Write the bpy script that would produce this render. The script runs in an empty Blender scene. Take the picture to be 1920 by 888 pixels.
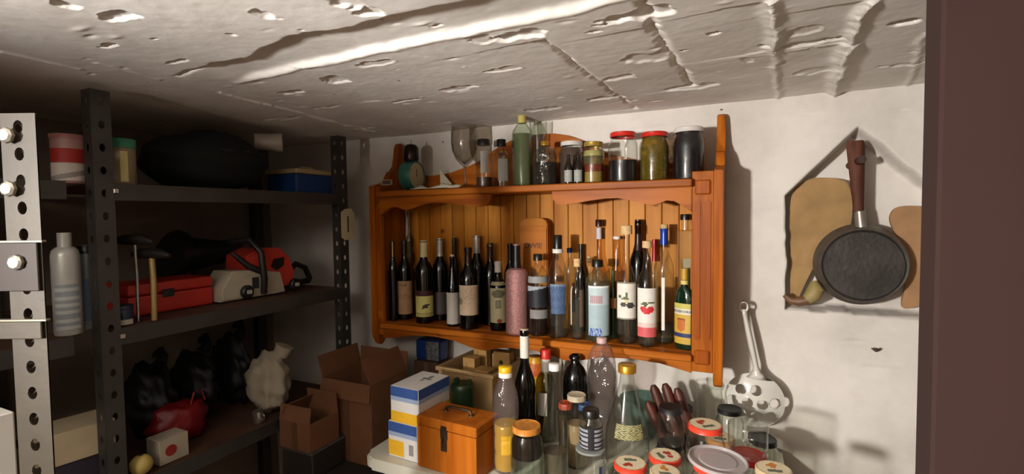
import bpy, bmesh, math, random
import numpy as np
from mathutils import Vector, Matrix
random.seed(4); RNG = np.random.default_rng(4)
S = bpy.context.scene; COL = S.collection
R = math.radians; PI = math.pi

# ---------------------------------------------------------------- camera
CP = Vector((1.07456, -1.49556, 1.515)); FPX = 920.0
FW = Vector((-.42665782, .90337759, -.04326715)).normalized()
RT = Vector((.90438159, .42655398, -.01206848)).normalized()
UP = RT.cross(FW).normalized()
cam_d = bpy.data.cameras.new('camera'); cam_d.lens = 36*FPX/1920; cam_d.sensor_width = 36; cam_d.clip_start = .02
cam = bpy.data.objects.new('camera', cam_d); COL.objects.link(cam)
cam.matrix_world = Matrix(((RT.x, UP.x, -FW.x, CP.x), (RT.y, UP.y, -FW.y, CP.y), (RT.z, UP.z, -FW.z, CP.z), (0, 0, 0, 1)))
S.camera = cam
# ---------------------------------------------------------------- light
S.view_settings.view_transform = 'Standard'; S.view_settings.look = 'None'
S.view_settings.gamma = 1; S.view_settings.use_curve_mapping = False
S.view_settings.exposure = 0.14
w = bpy.data.worlds.new('world'); S.world = w; w.use_nodes = True
w.node_tree.nodes['Background'].inputs[0].default_value = (1, .75, .55, 1)
w.node_tree.nodes['Background'].inputs[1].default_value = .02
LAMP = Vector((.25, -2.30, 1.52))
ld = bpy.data.lights.new('cellar_lamp_light', 'POINT'); ld.energy = 185; ld.color = (1, .955, .915); ld.shadow_soft_size = .055
lo = bpy.data.objects.new('cellar_lamp_light', ld); lo.location = LAMP; COL.objects.link(lo)
S.cycles.transparent_max_bounces = 40; S.cycles.max_bounces = 10; S.cycles.diffuse_bounces = 5
S.cycles.caustics_reflective = False; S.cycles.caustics_refractive = False

# ---------------------------------------------------------------- placing helpers: a direction of sight met with a real plane
def ray(px, py): return FW + RT*((px-960)/FPX) - UP*((py-444)/FPX)
def onp(px, py, ax, v):
    d = ray(px, py); t = (v-CP[ax])/d[ax]; return CP + d*t
def aY(px, py, y): return onp(px, py, 1, y)
def aZ(px, py, z): return onp(px, py, 2, z)
def aX(px, py, x): return onp(px, py, 0, x)
def depth(p): return (Vector(p)-CP).dot(FW)

# ---------------------------------------------------------------- materials
MATS = {}
def nt(name):
    m = bpy.data.materials.new(name); m.use_nodes = True; n = m.node_tree
    return m, n, n.nodes['Principled BSDF']
def srgb(c):
    if isinstance(c, str):
        c = c.lstrip('#'); c = [int(c[i:i+2], 16)/255 for i in (0, 2, 4)]
    return tuple((x/12.92 if x <= .04045 else ((x+.055)/1.055)**2.4) for x in c)
def mat(name, col, rough=.5, metal=0, var=.12, scale=12, bump=.0, bscale=60, coat=0, emit=None):
    if name in MATS: return MATS[name]
    m, n, p = nt(name); c = srgb(col); L = n.links.new
    tc = n.nodes.new('ShaderNodeTexCoord'); no = n.nodes.new('ShaderNodeTexNoise'); no.inputs['Scale'].default_value = scale; no.inputs['Detail'].default_value = 4
    L(tc.outputs['Object'], no.inputs['Vector'])
    cr = n.nodes.new('ShaderNodeMapRange'); cr.inputs[1].default_value = .3; cr.inputs[2].default_value = .7; cr.inputs[3].default_value = 1-var; cr.inputs[4].default_value = 1+var
    L(no.outputs['Fac'], cr.inputs[0])
    mx = n.nodes.new('ShaderNodeVectorMath'); mx.operation = 'SCALE'; mx.inputs[0].default_value = c; L(cr.outputs[0], mx.inputs['Scale'])
    L(mx.outputs[0], p.inputs['Base Color']); p.inputs['Roughness'].default_value = rough; p.inputs['Metallic'].default_value = metal
    p.inputs['Coat Weight'].default_value = coat; p.inputs['Coat Roughness'].default_value = .08
    if bump:
        n2 = n.nodes.new('ShaderNodeTexNoise'); n2.inputs['Scale'].default_value = bscale; n2.inputs['Detail'].default_value = 5; L(tc.outputs['Object'], n2.inputs['Vector'])
        b = n.nodes.new('ShaderNodeBump'); b.inputs['Strength'].default_value = bump; b.inputs['Distance'].default_value = .004
        L(n2.outputs['Fac'], b.inputs['Height']); L(b.outputs[0], p.inputs['Normal'])
    MATS[name] = m; return m
def wood(name, c1, c2, axis='x', scale=9, rough=.42, coat=.10, knots=True):
    if name in MATS: return MATS[name]
    m, n, p = nt(name); L = n.links.new
    g = n.nodes.new('ShaderNodeNewGeometry'); mp = n.nodes.new('ShaderNodeMapping'); s = {'x': (.7, 9, 9), 'y': (9, .7, 9), 'z': (9, 9, .7)}[axis]
    mp.inputs['Scale'].default_value = tuple(v*scale/9 for v in s); L(g.outputs['Position'], mp.inputs['Vector'])
    no = n.nodes.new('ShaderNodeTexNoise'); no.inputs['Scale'].default_value = 4; no.inputs['Detail'].default_value = 6; no.inputs['Distortion'].default_value = .6; L(mp.outputs[0], no.inputs['Vector'])
    oi = n.nodes.new('ShaderNodeObjectInfo')
    cr = n.nodes.new('ShaderNodeValToRGB'); cr.color_ramp.elements[0].color = (*srgb(c1), 1); cr.color_ramp.elements[1].color = (*srgb(c2), 1)
    cr.color_ramp.elements[0].position = .38; cr.color_ramp.elements[1].position = .62; L(no.outputs['Fac'], cr.inputs[0])
    col = cr.outputs[0]
    mr = n.nodes.new('ShaderNodeMapRange'); mr.inputs[3].default_value = .85; mr.inputs[4].default_value = 1.12; L(oi.outputs['Random'], mr.inputs[0])
    sc = n.nodes.new('ShaderNodeVectorMath'); sc.operation = 'SCALE'; L(col, sc.inputs[0]); L(mr.outputs[0], sc.inputs['Scale']); col = sc.outputs[0]
    if knots:
        vo = n.nodes.new('ShaderNodeTexVoronoi'); vo.inputs['Scale'].default_value = 7; L(g.outputs['Position'], vo.inputs['Vector'])
        kr = n.nodes.new('ShaderNodeMapRange'); kr.inputs[1].default_value = .04; kr.inputs[2].default_value = .09; kr.inputs[3].default_value = .75; kr.inputs[4].default_value = 0; L(vo.outputs['Distance'], kr.inputs[0])
        mx = n.nodes.new('ShaderNodeMix'); mx.data_type = 'RGBA'; mx.inputs[7].default_value = (*srgb('#4a2008'), 1); L(kr.outputs[0], mx.inputs[0]); L(col, mx.inputs[6]); col = mx.outputs[2]
    L(col, p.inputs['Base Color']); p.inputs['Roughness'].default_value = rough; p.inputs['Coat Weight'].default_value = 0; p.inputs['Specular IOR Level'].default_value = .12
    b = n.nodes.new('ShaderNodeBump'); b.inputs['Strength'].default_value = .15; b.inputs['Distance'].default_value = .002; L(no.outputs['Fac'], b.inputs['Height']); L(b.outputs[0], p.inputs['Normal'])
    MATS[name] = m; return m
def glass(name, tint, refl=.9, rough=.03, body=0.0, bcol=None, wav=0.0):
    """thin-walled glass or clear plastic: tinted see-through plus a fresnel mirror"""
    if name in MATS: return MATS[name]
    m = bpy.data.materials.new(name); m.use_nodes = True; n = m.node_tree; n.nodes.clear(); L = n.links.new
    out = n.nodes.new('ShaderNodeOutputMaterial'); tr = n.nodes.new('ShaderNodeBsdfTransparent'); gl = n.nodes.new('ShaderNodeBsdfGlossy')
    lw = n.nodes.new('ShaderNodeLayerWeight'); lw.inputs['Blend'].default_value = .5
    tcx = n.nodes.new('ShaderNodeMix'); tcx.data_type = 'RGBA'; t = srgb(tint); tcx.inputs[6].default_value = (*t, 1); tcx.inputs[7].default_value = (*[x*.40 for x in t], 1)
    pw = n.nodes.new('ShaderNodeMath'); pw.operation = 'POWER'; pw.inputs[1].default_value = 3.5; L(lw.outputs['Facing'], pw.inputs[0]); L(pw.outputs[0], tcx.inputs[0]); L(tcx.outputs[2], tr.inputs['Color'])
    gl.inputs['Roughness'].default_value = rough; gl.inputs['Color'].default_value = (.95, .97, .95, 1)
    g2 = n.nodes.new('ShaderNodeBsdfGlossy'); g2.inputs['Roughness'].default_value = .17; g2.inputs['Color'].default_value = (.95, .97, .95, 1)
    gm = n.nodes.new('ShaderNodeMixShader'); gm.inputs[0].default_value = .4; L(gl.outputs[0], gm.inputs[1]); L(g2.outputs[0], gm.inputs[2])
    mr = n.nodes.new('ShaderNodeMapRange'); mr.inputs[3].default_value = .045; mr.inputs[4].default_value = refl*.8; L(pw.outputs[0], mr.inputs[0])
    mx = n.nodes.new('ShaderNodeMixShader'); L(mr.outputs[0], mx.inputs[0]); L(tr.outputs[0], mx.inputs[1]); L(gm.outputs[0], mx.inputs[2]); o = mx.outputs[0]
    if wav:
        no = n.nodes.new('ShaderNodeTexNoise'); no.inputs['Scale'].default_value = 45; tc = n.nodes.new('ShaderNodeTexCoord'); L(tc.outputs['Object'], no.inputs['Vector'])
        b = n.nodes.new('ShaderNodeBump'); b.inputs['Strength'].default_value = wav; b.inputs['Distance'].default_value = .01; L(no.outputs['Fac'], b.inputs['Height']); L(b.outputs[0], gl.inputs['Normal']); L(b.outputs[0], g2.inputs['Normal'])
    if body:
        df = n.nodes.new('ShaderNodeBsdfDiffuse'); df.inputs['Color'].default_value = (*srgb(bcol or tint), 1)
        m2 = n.nodes.new('ShaderNodeMixShader'); m2.inputs[0].default_value = body; L(o, m2.inputs[1]); L(df.outputs[0], m2.inputs[2]); o = m2.outputs[0]
    L(o, out.inputs['Surface']); MATS[name] = m; return m

G_CLEAR = glass('clear_glass', '#f8f9f6', body=.004, bcol='#cfd6cf')
G_GREENISH = glass('greenish_glass', '#e8efe2', body=.03, bcol='#b8c8ae')
G_PET = glass('clear_plastic', '#f3efed', rough=.08, body=.06, bcol='#c9bdbb', wav=.9)
G_OLIVE = glass('olive_glass', '#c2c09a', body=.03, bcol='#6b6b3a')
G_AMBER = glass('amber_glass', '#f3e3c8', body=.015, bcol='#8a5a28')
G_RIPPLE = glass('ripple_glass', '#dcded6', body=.04, bcol='#9a978a', wav=1.0)
G_FROST = glass('frosted_plastic_lid', '#e6e2e2', rough=.2, body=.55, bcol='#cbc3c2')
DARKGLASS = mat('dark_bottle_glass', '#040503', .16, var=.05, coat=.15)
BLACKG = mat('black_glass', '#040404', .16, var=.02, coat=.15)
GREENG = mat('dark_green_glass', '#12260f', .25, coat=.6)
BROWNG = mat('brown_bottle_glass', '#1a0e08', .25, coat=.5)
CORK = mat('cork', '#cfae7c', .8, var=.18, scale=160)
PLASTER = None

# ---------------------------------------------------------------- mesh helpers
def link(name, me, m=None, parent=None, smooth=False, loc=None):
    o = bpy.data.objects.new(name, me); COL.objects.link(o)
    if m is not None:
        for q in (m if isinstance(m, (list, tuple)) else [m]): me.materials.append(q)
    if parent is not None: o.parent = parent
    if loc is not None: o.location = loc
    if smooth: me.shade_smooth()
    return o
def frombm(name, bm, m=None, parent=None, smooth=False, loc=None):
    bmesh.ops.recalc_face_normals(bm, faces=bm.faces)
    me = bpy.data.meshes.new(name); bm.to_mesh(me); bm.free(); return link(name, me, m, parent, smooth, loc)
def autosm(o, ang=35):
    me = o.data; me.shade_smooth()
    try: me.set_sharp_from_angle(angle=R(ang))
    except Exception: pass
    return o
def bm_box(bm, a, b, bev=0, rot=None, seg=1):
    a = Vector(a); b = Vector(b); r = bmesh.ops.create_cube(bm, size=1.0); vs = r['verts']; s = b-a; c = (a+b)/2
    for v in vs: v.co = Vector((v.co.x*s.x, v.co.y*s.y, v.co.z*s.z))
    if bev:
        es = list({e for v in vs for e in v.link_edges}); rr = bmesh.ops.bevel(bm, geom=es, offset=bev, segments=seg, affect='EDGES', profile=.5)
        vs = list({v for f in rr['faces'] for v in f.verts} | {v for v in vs if v.is_valid})
    for v in vs:
        if rot is not None: v.co = rot @ v.co
        v.co += c
    return vs
def box(name, a, b, m, parent=None, bev=.001, rot=None, seg=1):
    bm = bmesh.new(); bm_box(bm, a, b, bev, rot, seg); return frombm(name, bm, m, parent)
def bm_lathe(bm, prof, seg=28, c=(0, 0, 0), close=True, lobes=None):
    rings = []
    for r, z in prof:
        if r < 1e-5: rings.append([bm.verts.new((c[0], c[1], c[2]+z))])
        else:
            ring = []
            for i in range(seg):
                a = 2*PI*i/seg; rr = r*(lobes(a, z) if lobes else 1)
                ring.append(bm.verts.new((c[0]+rr*math.cos(a), c[1]+rr*math.sin(a), c[2]+z)))
            rings.append(ring)
    for A, B in zip(rings, rings[1:]):
        for i in range(seg):
            j = (i+1) % seg
            if len(A) == 1 and len(B) == 1: continue
            if len(A) == 1: bm.faces.new((A[0], B[i], B[j]))
            elif len(B) == 1: bm.faces.new((A[i], A[j], B[0]))
            else: bm.faces.new((A[i], A[j], B[j], B[i]))
def lathe(name, prof, m, parent=None, seg=28, c=(0, 0, 0), ang=40, lobes=None):
    bm = bmesh.new(); bm_lathe(bm, prof, seg, c, lobes=lobes); return autosm(frombm(name, bm, m, parent), ang)
def bm_prism(bm, pts, a, b, plane='xz'):
    """outline pts extruded between a and b along the remaining axis"""
    def P(u, v, k): return {'xz': (u, k, v), 'xy': (u, v, k), 'yz': (k, u, v)}[plane]
    A = [bm.verts.new(P(u, v, a)) for u, v in pts]; B = [bm.verts.new(P(u, v, b)) for u, v in pts]
    bm.faces.new(A); bm.faces.new(B[::-1]); n = len(pts)
    for i in range(n): bm.faces.new((A[i], B[i], B[(i+1) % n], A[(i+1) % n]))
def prism(name, pts, a, b, m, parent=None, plane='xz', bev=0):
    bm = bmesh.new(); bm_prism(bm, pts, a, b, plane)
    if bev: bmesh.ops.bevel(bm, geom=[e for e in bm.edges if len(e.link_faces) == 2 and any(len(f.verts) > 4 for f in e.link_faces)], offset=bev, segments=2, affect='EDGES')
    o = frombm(name, bm, m, parent); return autosm(o, 30)
def bm_tube(bm, pts, rad, seg=8, cap=True):
    pts = [Vector(p) for p in pts]; n = len(pts); rad = rad if isinstance(rad, (list, tuple)) else [rad]*n; prev = None; rings = []
    for i, p in enumerate(pts):
        d = (pts[min(i+1, n-1)]-pts[max(i-1, 0)]).normalized()
        if prev is None:
            u = d.cross(Vector((0, 0, 1)) if abs(d.z) < .9 else Vector((1, 0, 0))).normalized()
        else: u = (prev - d*prev.dot(d)).normalized()
        v = d.cross(u); prev = u
        rings.append([bm.verts.new(p + (u*math.cos(2*PI*k/seg)+v*math.sin(2*PI*k/seg))*rad[i]) for k in range(seg)])
    for A, B in zip(rings, rings[1:]):
        for k in range(seg): bm.faces.new((A[k], A[(k+1) % seg], B[(k+1) % seg], B[k]))
    if cap: bm.faces.new(rings[0][::-1]); bm.faces.new(rings[-1])
def tube(name, pts, rad, m, parent=None, seg=8):
    bm = bmesh.new(); bm_tube(bm, pts, rad, seg); return autosm(frombm(name, bm, m, parent), 50)
def tag(o, label, cat, group=None, kind=None):
    if label: o['label'] = label
    if cat: o['category'] = cat
    if group: o['group'] = group
    if kind: o['kind'] = kind
    return o
def thing(name, label, cat, loc=(0, 0, 0), rz=0, group=None, rot=None):
    o = bpy.data.objects.new(name, None); COL.objects.link(o); o.location = loc; o.rotation_euler = rot or (0, 0, rz); o.empty_display_size = .02
    return tag(o, label, cat, group)
def interp(prof, h):
    """outer radius of a profile at height h"""
    for (r0, z0), (r1, z1) in zip(prof, prof[1:]):
        if z0 <= h <= z1 and z1 > z0: return r0+(r1-r0)*(h-z0)/(z1-z0)
    return prof[-1][0]
def text_bm(s, size, font_squash=1.0):
    cu = bpy.data.curves.new('lettering', 'FONT'); cu.body = s; cu.size = size; cu.align_x = 'CENTER'; cu.align_y = 'CENTER'; cu.resolution_u = 2; cu.offset = size*.012
    o = bpy.data.objects.new('lettering', cu); COL.objects.link(o)
    dg = bpy.context.evaluated_depsgraph_get(); me = bpy.data.meshes.new_from_object(o.evaluated_get(dg)); bpy.data.objects.remove(o); bpy.data.curves.remove(cu)
    for v in me.vertices: v.co.x *= font_squash
    return me
def curved_text(parent, s, size, r, ang, z, m, squash=1.0, tilt=0):
    me = text_bm(s, size, squash)
    for v in me.vertices:
        x, y = v.co.x, v.co.y; x, y = x*math.cos(tilt)-y*math.sin(tilt), x*math.sin(tilt)+y*math.cos(tilt)
        a = ang + x/r; v.co = (math.cos(a)*(r+.0006), math.sin(a)*(r+.0006), z+y)
    return link('lettering', me, m, parent)
def flat_text(parent, s, size, origin, ux, uy, m, squash=1.0):
    me = text_bm(s, size, squash); origin = Vector(origin); ux = Vector(ux); uy = Vector(uy)
    for v in me.vertices: v.co = origin + ux*v.co.x + uy*v.co.y
    return link('lettering', me, m, parent)

# ---------------------------------------------------------------- labels painted cell by cell (flat print)
PC = {}
def ink(c):
    if c not in PC: PC[c] = mat('print_'+c.lstrip('#'), c, .6, var=.05, scale=70)
    return PC[c]
def curved_label(parent, rf, z0, z1, ang, half, paint, name='label', nu=22, nv=26, off=.0007, border=None):
    cols = []; bm = bmesh.new(); g = [[None]*(nu+1) for _ in range(nv+1)]
    for j in range(nv+1):
        z = z0+(z1-z0)*j/nv; r = rf(z)+off
        for i in range(nu+1):
            a = ang-half+2*half*i/nu; zz = z+(border(i/nu, j/nv) if border else 0)
            g[j][i] = bm.verts.new((r*math.cos(a), r*math.sin(a), zz))
    for j in range(nv):
        for i in range(nu):
            c = paint((i+.5)/nu, (j+.5)/nv) if callable(paint) else paint
            if c is None: continue
            if c not in cols: cols.append(c)
            f = bm.faces.new((g[j][i], g[j][i+1], g[j+1][i+1], g[j+1][i])); f.material_index = cols.index(c)
    me = bpy.data.meshes.new(name); bm.to_mesh(me); bm.free()
    return link(name, me, [ink(c) for c in cols], parent, True)

def ell(u, v, cu, cv, a, b): return ((u-cu)/a)**2+((v-cv)/b)**2 < 1
def rag(u, v): return .5+.25*math.sin(31*u+7*math.sin(17*v))+.25*math.sin(43*v+5*math.sin(23*u))

PROF = {
 'wine':   [(0, 0), (.8, 0), (.97, .008), (1, .03), (1, .60), (.93, .66), (.70, .715), (.46, .76), (.38, .80), (.36, .90), (.36, .955), (.41, .958), (.41, .985), (.36, .99), (.34, 1)],
 'slope':  [(0, 0), (.8, 0), (.97, .008), (1, .03), (1, .50), (.93, .58), (.72, .67), (.50, .76), (.38, .84), (.36, .95), (.40, .955), (.40, .99), (.34, 1)],
 'schnaps':[(0, 0), (.82, 0), (.97, .01), (1, .03), (1, .56), (.95, .62), (.72, .68), (.46, .72), (.38, .76), (.37, .93), (.45, .94), (.45, .965), (.40, .97), (.38, 1)],
 'spirit': [(0, 0), (.85, 0), (.98, .01), (1, .03), (1, .70), (.96, .75), (.75, .81), (.45, .855), (.32, .875), (.30, .96), (.33, .965), (.33, 1)],
 'flare':  [(0, 0), (.75, 0), (.95, .01), (.97, .03), (.90, .07), (.93, .12), (.86, .16), (.90, .30), (1, .52), (.99, .60), (.90, .64), (.70, .72), (.46, .78), (.34, .84), (.32, .96), (.36, .965), (.36, 1)],
 'long':   [(0, 0), (.85, 0), (.98, .01), (1, .03), (1, .50), (.9, .56), (.6, .62), (.38, .68), (.33, .74), (.32, .96), (.38, .965), (.38, 1)],
 'cone':   [(0, 0), (.85, 0), (.98, .01), (1, .03), (1, .40), (.97, .46), (.80, .58), (.55, .74), (.40, .86), (.36, .94), (.42, .95), (.42, .98), (.38, 1)],
 'pet':    [(0, 0), (.75, 0), (.95, .015), (1, .05), (1, .14), (.94, .17), (1, .20), (1, .30), (.95, .33), (1, .36), (1, .47), (.94, .50), (1, .53), (1, .62), (.97, .70), (.83, .78), (.55, .87), (.35, .92), (.33, .97), (.33, 1)],
 'jug':    [(0, 0), (.85, 0), (.98, .01), (1, .03), (1, .52), (.92, .62), (.72, .72), (.48, .80), (.36, .86), (.34, .93), (.43, .94), (.43, .98), (.36, 1)],
 'thermos':[(0, 0), (.9, 0), (.98, .01), (1, .03), (1, .62), (.97, .68), (.80, .72), (.45, .735), (.36, .75), (.33, .96), (.34, .98), (.30, 1)],
 'carafe': [(0, 0), (.85, 0), (.97, .01), (1, .03), (1, .38), (.96, .44), (.80, .55), (.52, .72), (.34, .84), (.30, .93), (.35, .94), (.35, 1)],
 'jar':    [(0, 0), (.85, 0), (.97, .01), (1, .05), (1, .72), (.96, .80), (.84, .86), (.82, .90), (.84, .94), (.84, 1)],
 'tumbler':[(0, 0), (.85, 0), (.92, .01), (.96, .05), (.99, .70), (.92, .82), (.90, .88), (1, .93), (1, 1)],
}
def camang(p): return math.atan2(CP.y-p[1], CP.x-p[0])
def vessel(name, label, cat, p, H, Rd, prof, gm, closure=None, labels=(), liquid=None, group=None, open_top=False, inner=None, seg=30, lobes=None):
    """closure: (name, h0, h1, rfactor, material) in fractions of H;  labels: (h0,h1,half,paint,angle offset)"""
    t = thing(name, label, cat, p, 0, group)
    pr = [(r*Rd, z*H) for r, z in PROF[prof]] if isinstance(prof, str) else [(r*Rd, z*H) for r, z in prof]
    pr2 = list(pr)
    if open_top:  # wall with thickness
        th = .0022; pr2 += [(max(r-th, .001), z) for r, z in reversed(pr[1:]) if z > .01*H and z < H] ; pr2 += [(0, .006)]
    elif not closure: pr2.append((pr[-1][0]*.8, H))
    body = lathe('bottle_body' if cat == 'bottle' else 'glass_body', pr2, gm, t, seg, lobes=lobes)
    if liquid:
        hh, lm = liquid; hh *= H; q = [(max(r-.0035, 0), z+.004) for r, z in pr if z < hh-.004]; rr = interp(pr, hh)-.0035
        lathe('liquid', [(0, .004)]+q[1:]+[(rr, hh), (0, hh)], lm, t, seg)
    for c in (closure if isinstance(closure, list) else [closure] if closure else []):
        cn, h0, h1, rf, cm = c; h0 *= H; h1 *= H
        if cn == 'capsule': q = [(interp(pr, z)+.0008, z) for z in [h0+(h1-h0)*k/6 for k in range(7)] if z <= H]; q[-1] = (q[-1][0], h1); q.append((0, h1))
        else:
            rc = pr[-1][0]*rf; b = min(.0015, (h1-h0)*.2); q = [(0, h0), (rc, h0), (rc, h1-b), (rc-b, h1), (0, h1)]
        lathe(cn, q, cm, t, 24, ang=50)
    ca = camang(p)
    for lb in labels:
        h0, h1, half, paint = lb[:4]; off = lb[4] if len(lb) > 4 else 0; nm = lb[5] if len(lb) > 5 else 'label'
        curved_label(t, lambda z: interp(pr, z), h0*H, h1*H, ca+off, half, paint, nm)
    return t, pr, ca
def place(px, pyb, pyt, Y=None, z=None, wpx=40, pxt=None):
    """foot point, height and radius of an upright round thing from where it stands"""
    f = aY(px, pyb, Y) if Y is not None else aZ(px, pyb, z)
    if Y is not None and z is not None: f.z = z
    top = aY(pxt or px, pyt, f.y); return f, top.z-f.z, wpx/2*depth(f)/FPX*.97
# ---------------------------------------------------------------- structure: lumpy limewashed walls and ceiling as height fields
def vnoise(ax, ay, cell, seed):
    """smooth value noise at the grid lines ax, ay; cell in metres"""
    r = np.random.default_rng(seed); x = (ax-ax.min())/cell; y = (ay-ay.min())/cell; g = r.random((int(y.max())+3, int(x.max())+3))*2-1; xi = x.astype(int); yi = y.astype(int); fx = x-xi; fy = y-yi
    fx = fx*fx*(3-2*fx); fy = fy*fy*(3-2*fy); A = g[np.ix_(yi, xi)]; B = g[np.ix_(yi, xi+1)]; C = g[np.ix_(yi+1, xi)]; D = g[np.ix_(yi+1, xi+1)]
    fx = fx[None]; fy = fy[:, None]; return (A*(1-fx)+B*fx)*(1-fy)+(C*(1-fx)+D*fx)*fy
def bands(*seg): return np.concatenate([np.linspace(a, b, max(int(round((b-a)/st)), 2), endpoint=False) for a, b, st in seg]+[np.array([seg[-1][1]])])
def grid_obj(name, X, Y, Z, m):
    ny, nx = X.shape; co = np.stack([X, Y, Z], -1).reshape(-1, 3).astype(np.float32)
    idx = np.arange(nx*ny).reshape(ny, nx); q = np.stack([idx[:-1, :-1], idx[:-1, 1:], idx[1:, 1:], idx[1:, :-1]], -1).reshape(-1, 4)
    me = bpy.data.meshes.new(name); me.vertices.add(len(co)); me.vertices.foreach_set('co', co.ravel()); me.loops.add(q.size); me.loops.foreach_set('vertex_index', q.ravel().astype(np.int32))
    me.polygons.add(len(q)); me.polygons.foreach_set('loop_start', np.arange(0, q.size, 4, dtype=np.int32)); me.update(calc_edges=True); me.shade_smooth()
    o = link(name, me, m); o['kind'] = 'structure'; return o
def plaster(name, col, dirt):
    m, n, p = nt(name); L = n.links.new; g = n.nodes.new('ShaderNodeNewGeometry')
    a = n.nodes.new('ShaderNodeTexNoise'); a.inputs['Scale'].default_value = 3.5; a.inputs['Detail'].default_value = 6; a.inputs['Roughness'].default_value = .65; L(g.outputs['Position'], a.inputs['Vector'])
    cr = n.nodes.new('ShaderNodeValToRGB'); cr.color_ramp.elements[0].color = (*srgb(dirt), 1); cr.color_ramp.elements[1].color = (*srgb(col), 1); cr.color_ramp.elements[0].position = .25; cr.color_ramp.elements[1].position = .60
    L(a.outputs['Fac'], cr.inputs[0])
    v = n.nodes.new('ShaderNodeTexVoronoi'); v.inputs['Scale'].default_value = 9; L(g.outputs['Position'], v.inputs['Vector'])
    kr = n.nodes.new('ShaderNodeMapRange'); kr.inputs[1].default_value = .02; kr.inputs[2].default_value = .045; kr.inputs[3].default_value = .8; kr.inputs[4].default_value = 0; L(v.outputs['Distance'], kr.inputs[0])
    mx = n.nodes.new('ShaderNodeMix'); mx.data_type = 'RGBA'; mx.inputs[7].default_value = (*srgb('#4d3f33'), 1); L(kr.outputs[0], mx.inputs[0]); L(cr.outputs[0], mx.inputs[6]); L(mx.outputs[2], p.inputs['Base Color'])
    p.inputs['Roughness'].default_value = .85; p.inputs['Specular IOR Level'].default_value = .15
    f = n.nodes.new('ShaderNodeTexNoise'); f.inputs['Scale'].default_value = 55; f.inputs['Detail'].default_value = 6; L(g.outputs['Position'], f.inputs['Vector'])
    b = n.nodes.new('ShaderNodeBump'); b.inputs['Strength'].default_value = .25; b.inputs['Distance'].default_value = .002; L(f.outputs['Fac'], b.inputs['Height']); L(b.outputs[0], p.inputs['Normal'])
    return m
WALLM = plaster('limewashed_wall', '#dcd6ce', '#c0b9af'); CEILM = plaster('limewashed_ceiling', '#f4f0e9', '#d9d2c7')
ZC = 1.818; X0, X1, YB = -.80, 2.35, -3.1
def segdist(X, Y, a, b, jag=0):
    ax, ay = a; bx, by = b; dx, dy = bx-ax, by-ay; l2 = dx*dx+dy*dy; t = np.clip(((X-ax)*dx+(Y-ay)*dy)/l2, 0, 1)
    px, py = ax+t*dx, ay+t*dy; s = ((X-px)*(-dy)+(Y-py)*dx)/math.sqrt(l2); return np.hypot(X-px, Y-py), s, t
# ceiling --------------------------------------------------------
xs = bands((X0, -.35, .008), (-.35, 1.55, .0032), (1.55, X1, .012)); ys = bands((-2.72, -1.32, .014), (-1.32, -.55, .0025), (-.55, .02, .0036)); X, Y = np.meshgrid(xs, ys)
H = .0012*vnoise(xs, ys, .15, 1)+.00035*vnoise(xs, ys, .045, 2)+.00018*vnoise(xs, ys, .014, 3)   # height > 0 sinks up into the slab
JX = .006*vnoise(xs, ys, .05, 7)+.003*vnoise(xs, ys, .018, 8)+.0012*vnoise(xs, ys, .007, 9)
RAG = .45*vnoise(xs, ys, .03, 31)+.35*vnoise(xs, ys, .012, 32)
cz = lambda px, py: tuple(aZ(px, py, ZC)[:2])
# a long recessed channel runs across the slab, then board joints at right angles to it
up = [cz(*p) for p in [(300, 150), (380, 126), (470, 108), (545, 70), (620, 62), (700, 42), (790, 24), (880, 0)]]
lw_ = [cz(*p) for p in [(300, 172), (390, 166), (470, 146), (560, 126), (640, 112), (700, 96), (850, 66), (980, 40), (1080, 16), (1140, 0)]]
yu = np.interp(X+JX, [p[0] for p in up]+[2.4], [p[1] for p in up]+[up[-1][1]-.02])+JX; yl = np.interp(X+JX, [p[0] for p in lw_]+[2.4], [p[1] for p in lw_]+[lw_[-1][1]-.02])+JX*.7
band = 1/(1+np.exp(-(Y-yu)/.0022))*1/(1+np.exp((Y-yl)/.0035)); band *= 1/(1+np.exp(-(X-.10)/.01)); H += .010*band
H -= .002*np.exp(-((Y-yl-.008)/.008)**2)*(X > .05); H += .009*np.exp(-((Y-yu-.002)/.0045)**2)*(X > -.02)*(.45+.55*vnoise(xs, ys, .06, 41))
def joint(p, q, depth, wd, step=0.0):
    global H
    a, b = cz(*p), cz(*q); d, s, t = segdist(X+JX*.8, Y+JX*.3, a, b); e = (t > .001)*(t < .999)
    H += depth*np.exp(-(s/wd)**2)*e
    if step: H += step*np.exp(-np.abs(s)/.07)*(s > 0)*e
joint((1013, 75), (1192, 205), .007, .006, .003); joint((1218, 50), (1300, 165), .008, .008, .003); joint((1200, 0), (1222, 52), .006, .008)
joint((1440, 0), (1452, 95), -.007, .012, .004); joint((1452, 95), (1462, 185), -.004, .007)
joint((1628, 0), (1590, 80), -.008, .010, .004); joint((1590, 80), (1556, 190), -.012, .014, .005)
joint((410, 172), (705, 247), -.005, .004); joint((760, 250), (600, 225), -.002, .004); joint((300, 150), (180, 118), -.002, .006); joint((0, 96), (150, 130), -.003, .006)
joint((560, 128), (700, 190), .002, .03); joint((1735, 60), (1700, 165), -.003, .006)
def patch(px, py, rx, ry, d, rim=.0025, ex=4):
    """shallow knocked-out patch, sizes in metres"""
    global H
    cx, cy = cz(px, py); m = (np.abs(X-cx) < rx*2)*(np.abs(Y-cy) < ry*2.5)
    th = -.05; u = ((X-cx)*math.cos(th)+(Y-cy)*math.sin(th)+JX*.6)/rx; v = (-(X-cx)*math.sin(th)+(Y-cy)*math.cos(th)+JX*.6)/ry
    k = (np.abs(u)**ex+np.abs(v)**2)**.5+RAG; H += m*(d*.6/(1+np.exp((k-1)/.06)) - rim*.45*np.exp(-((k-1.1)/.12)**2))
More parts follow.
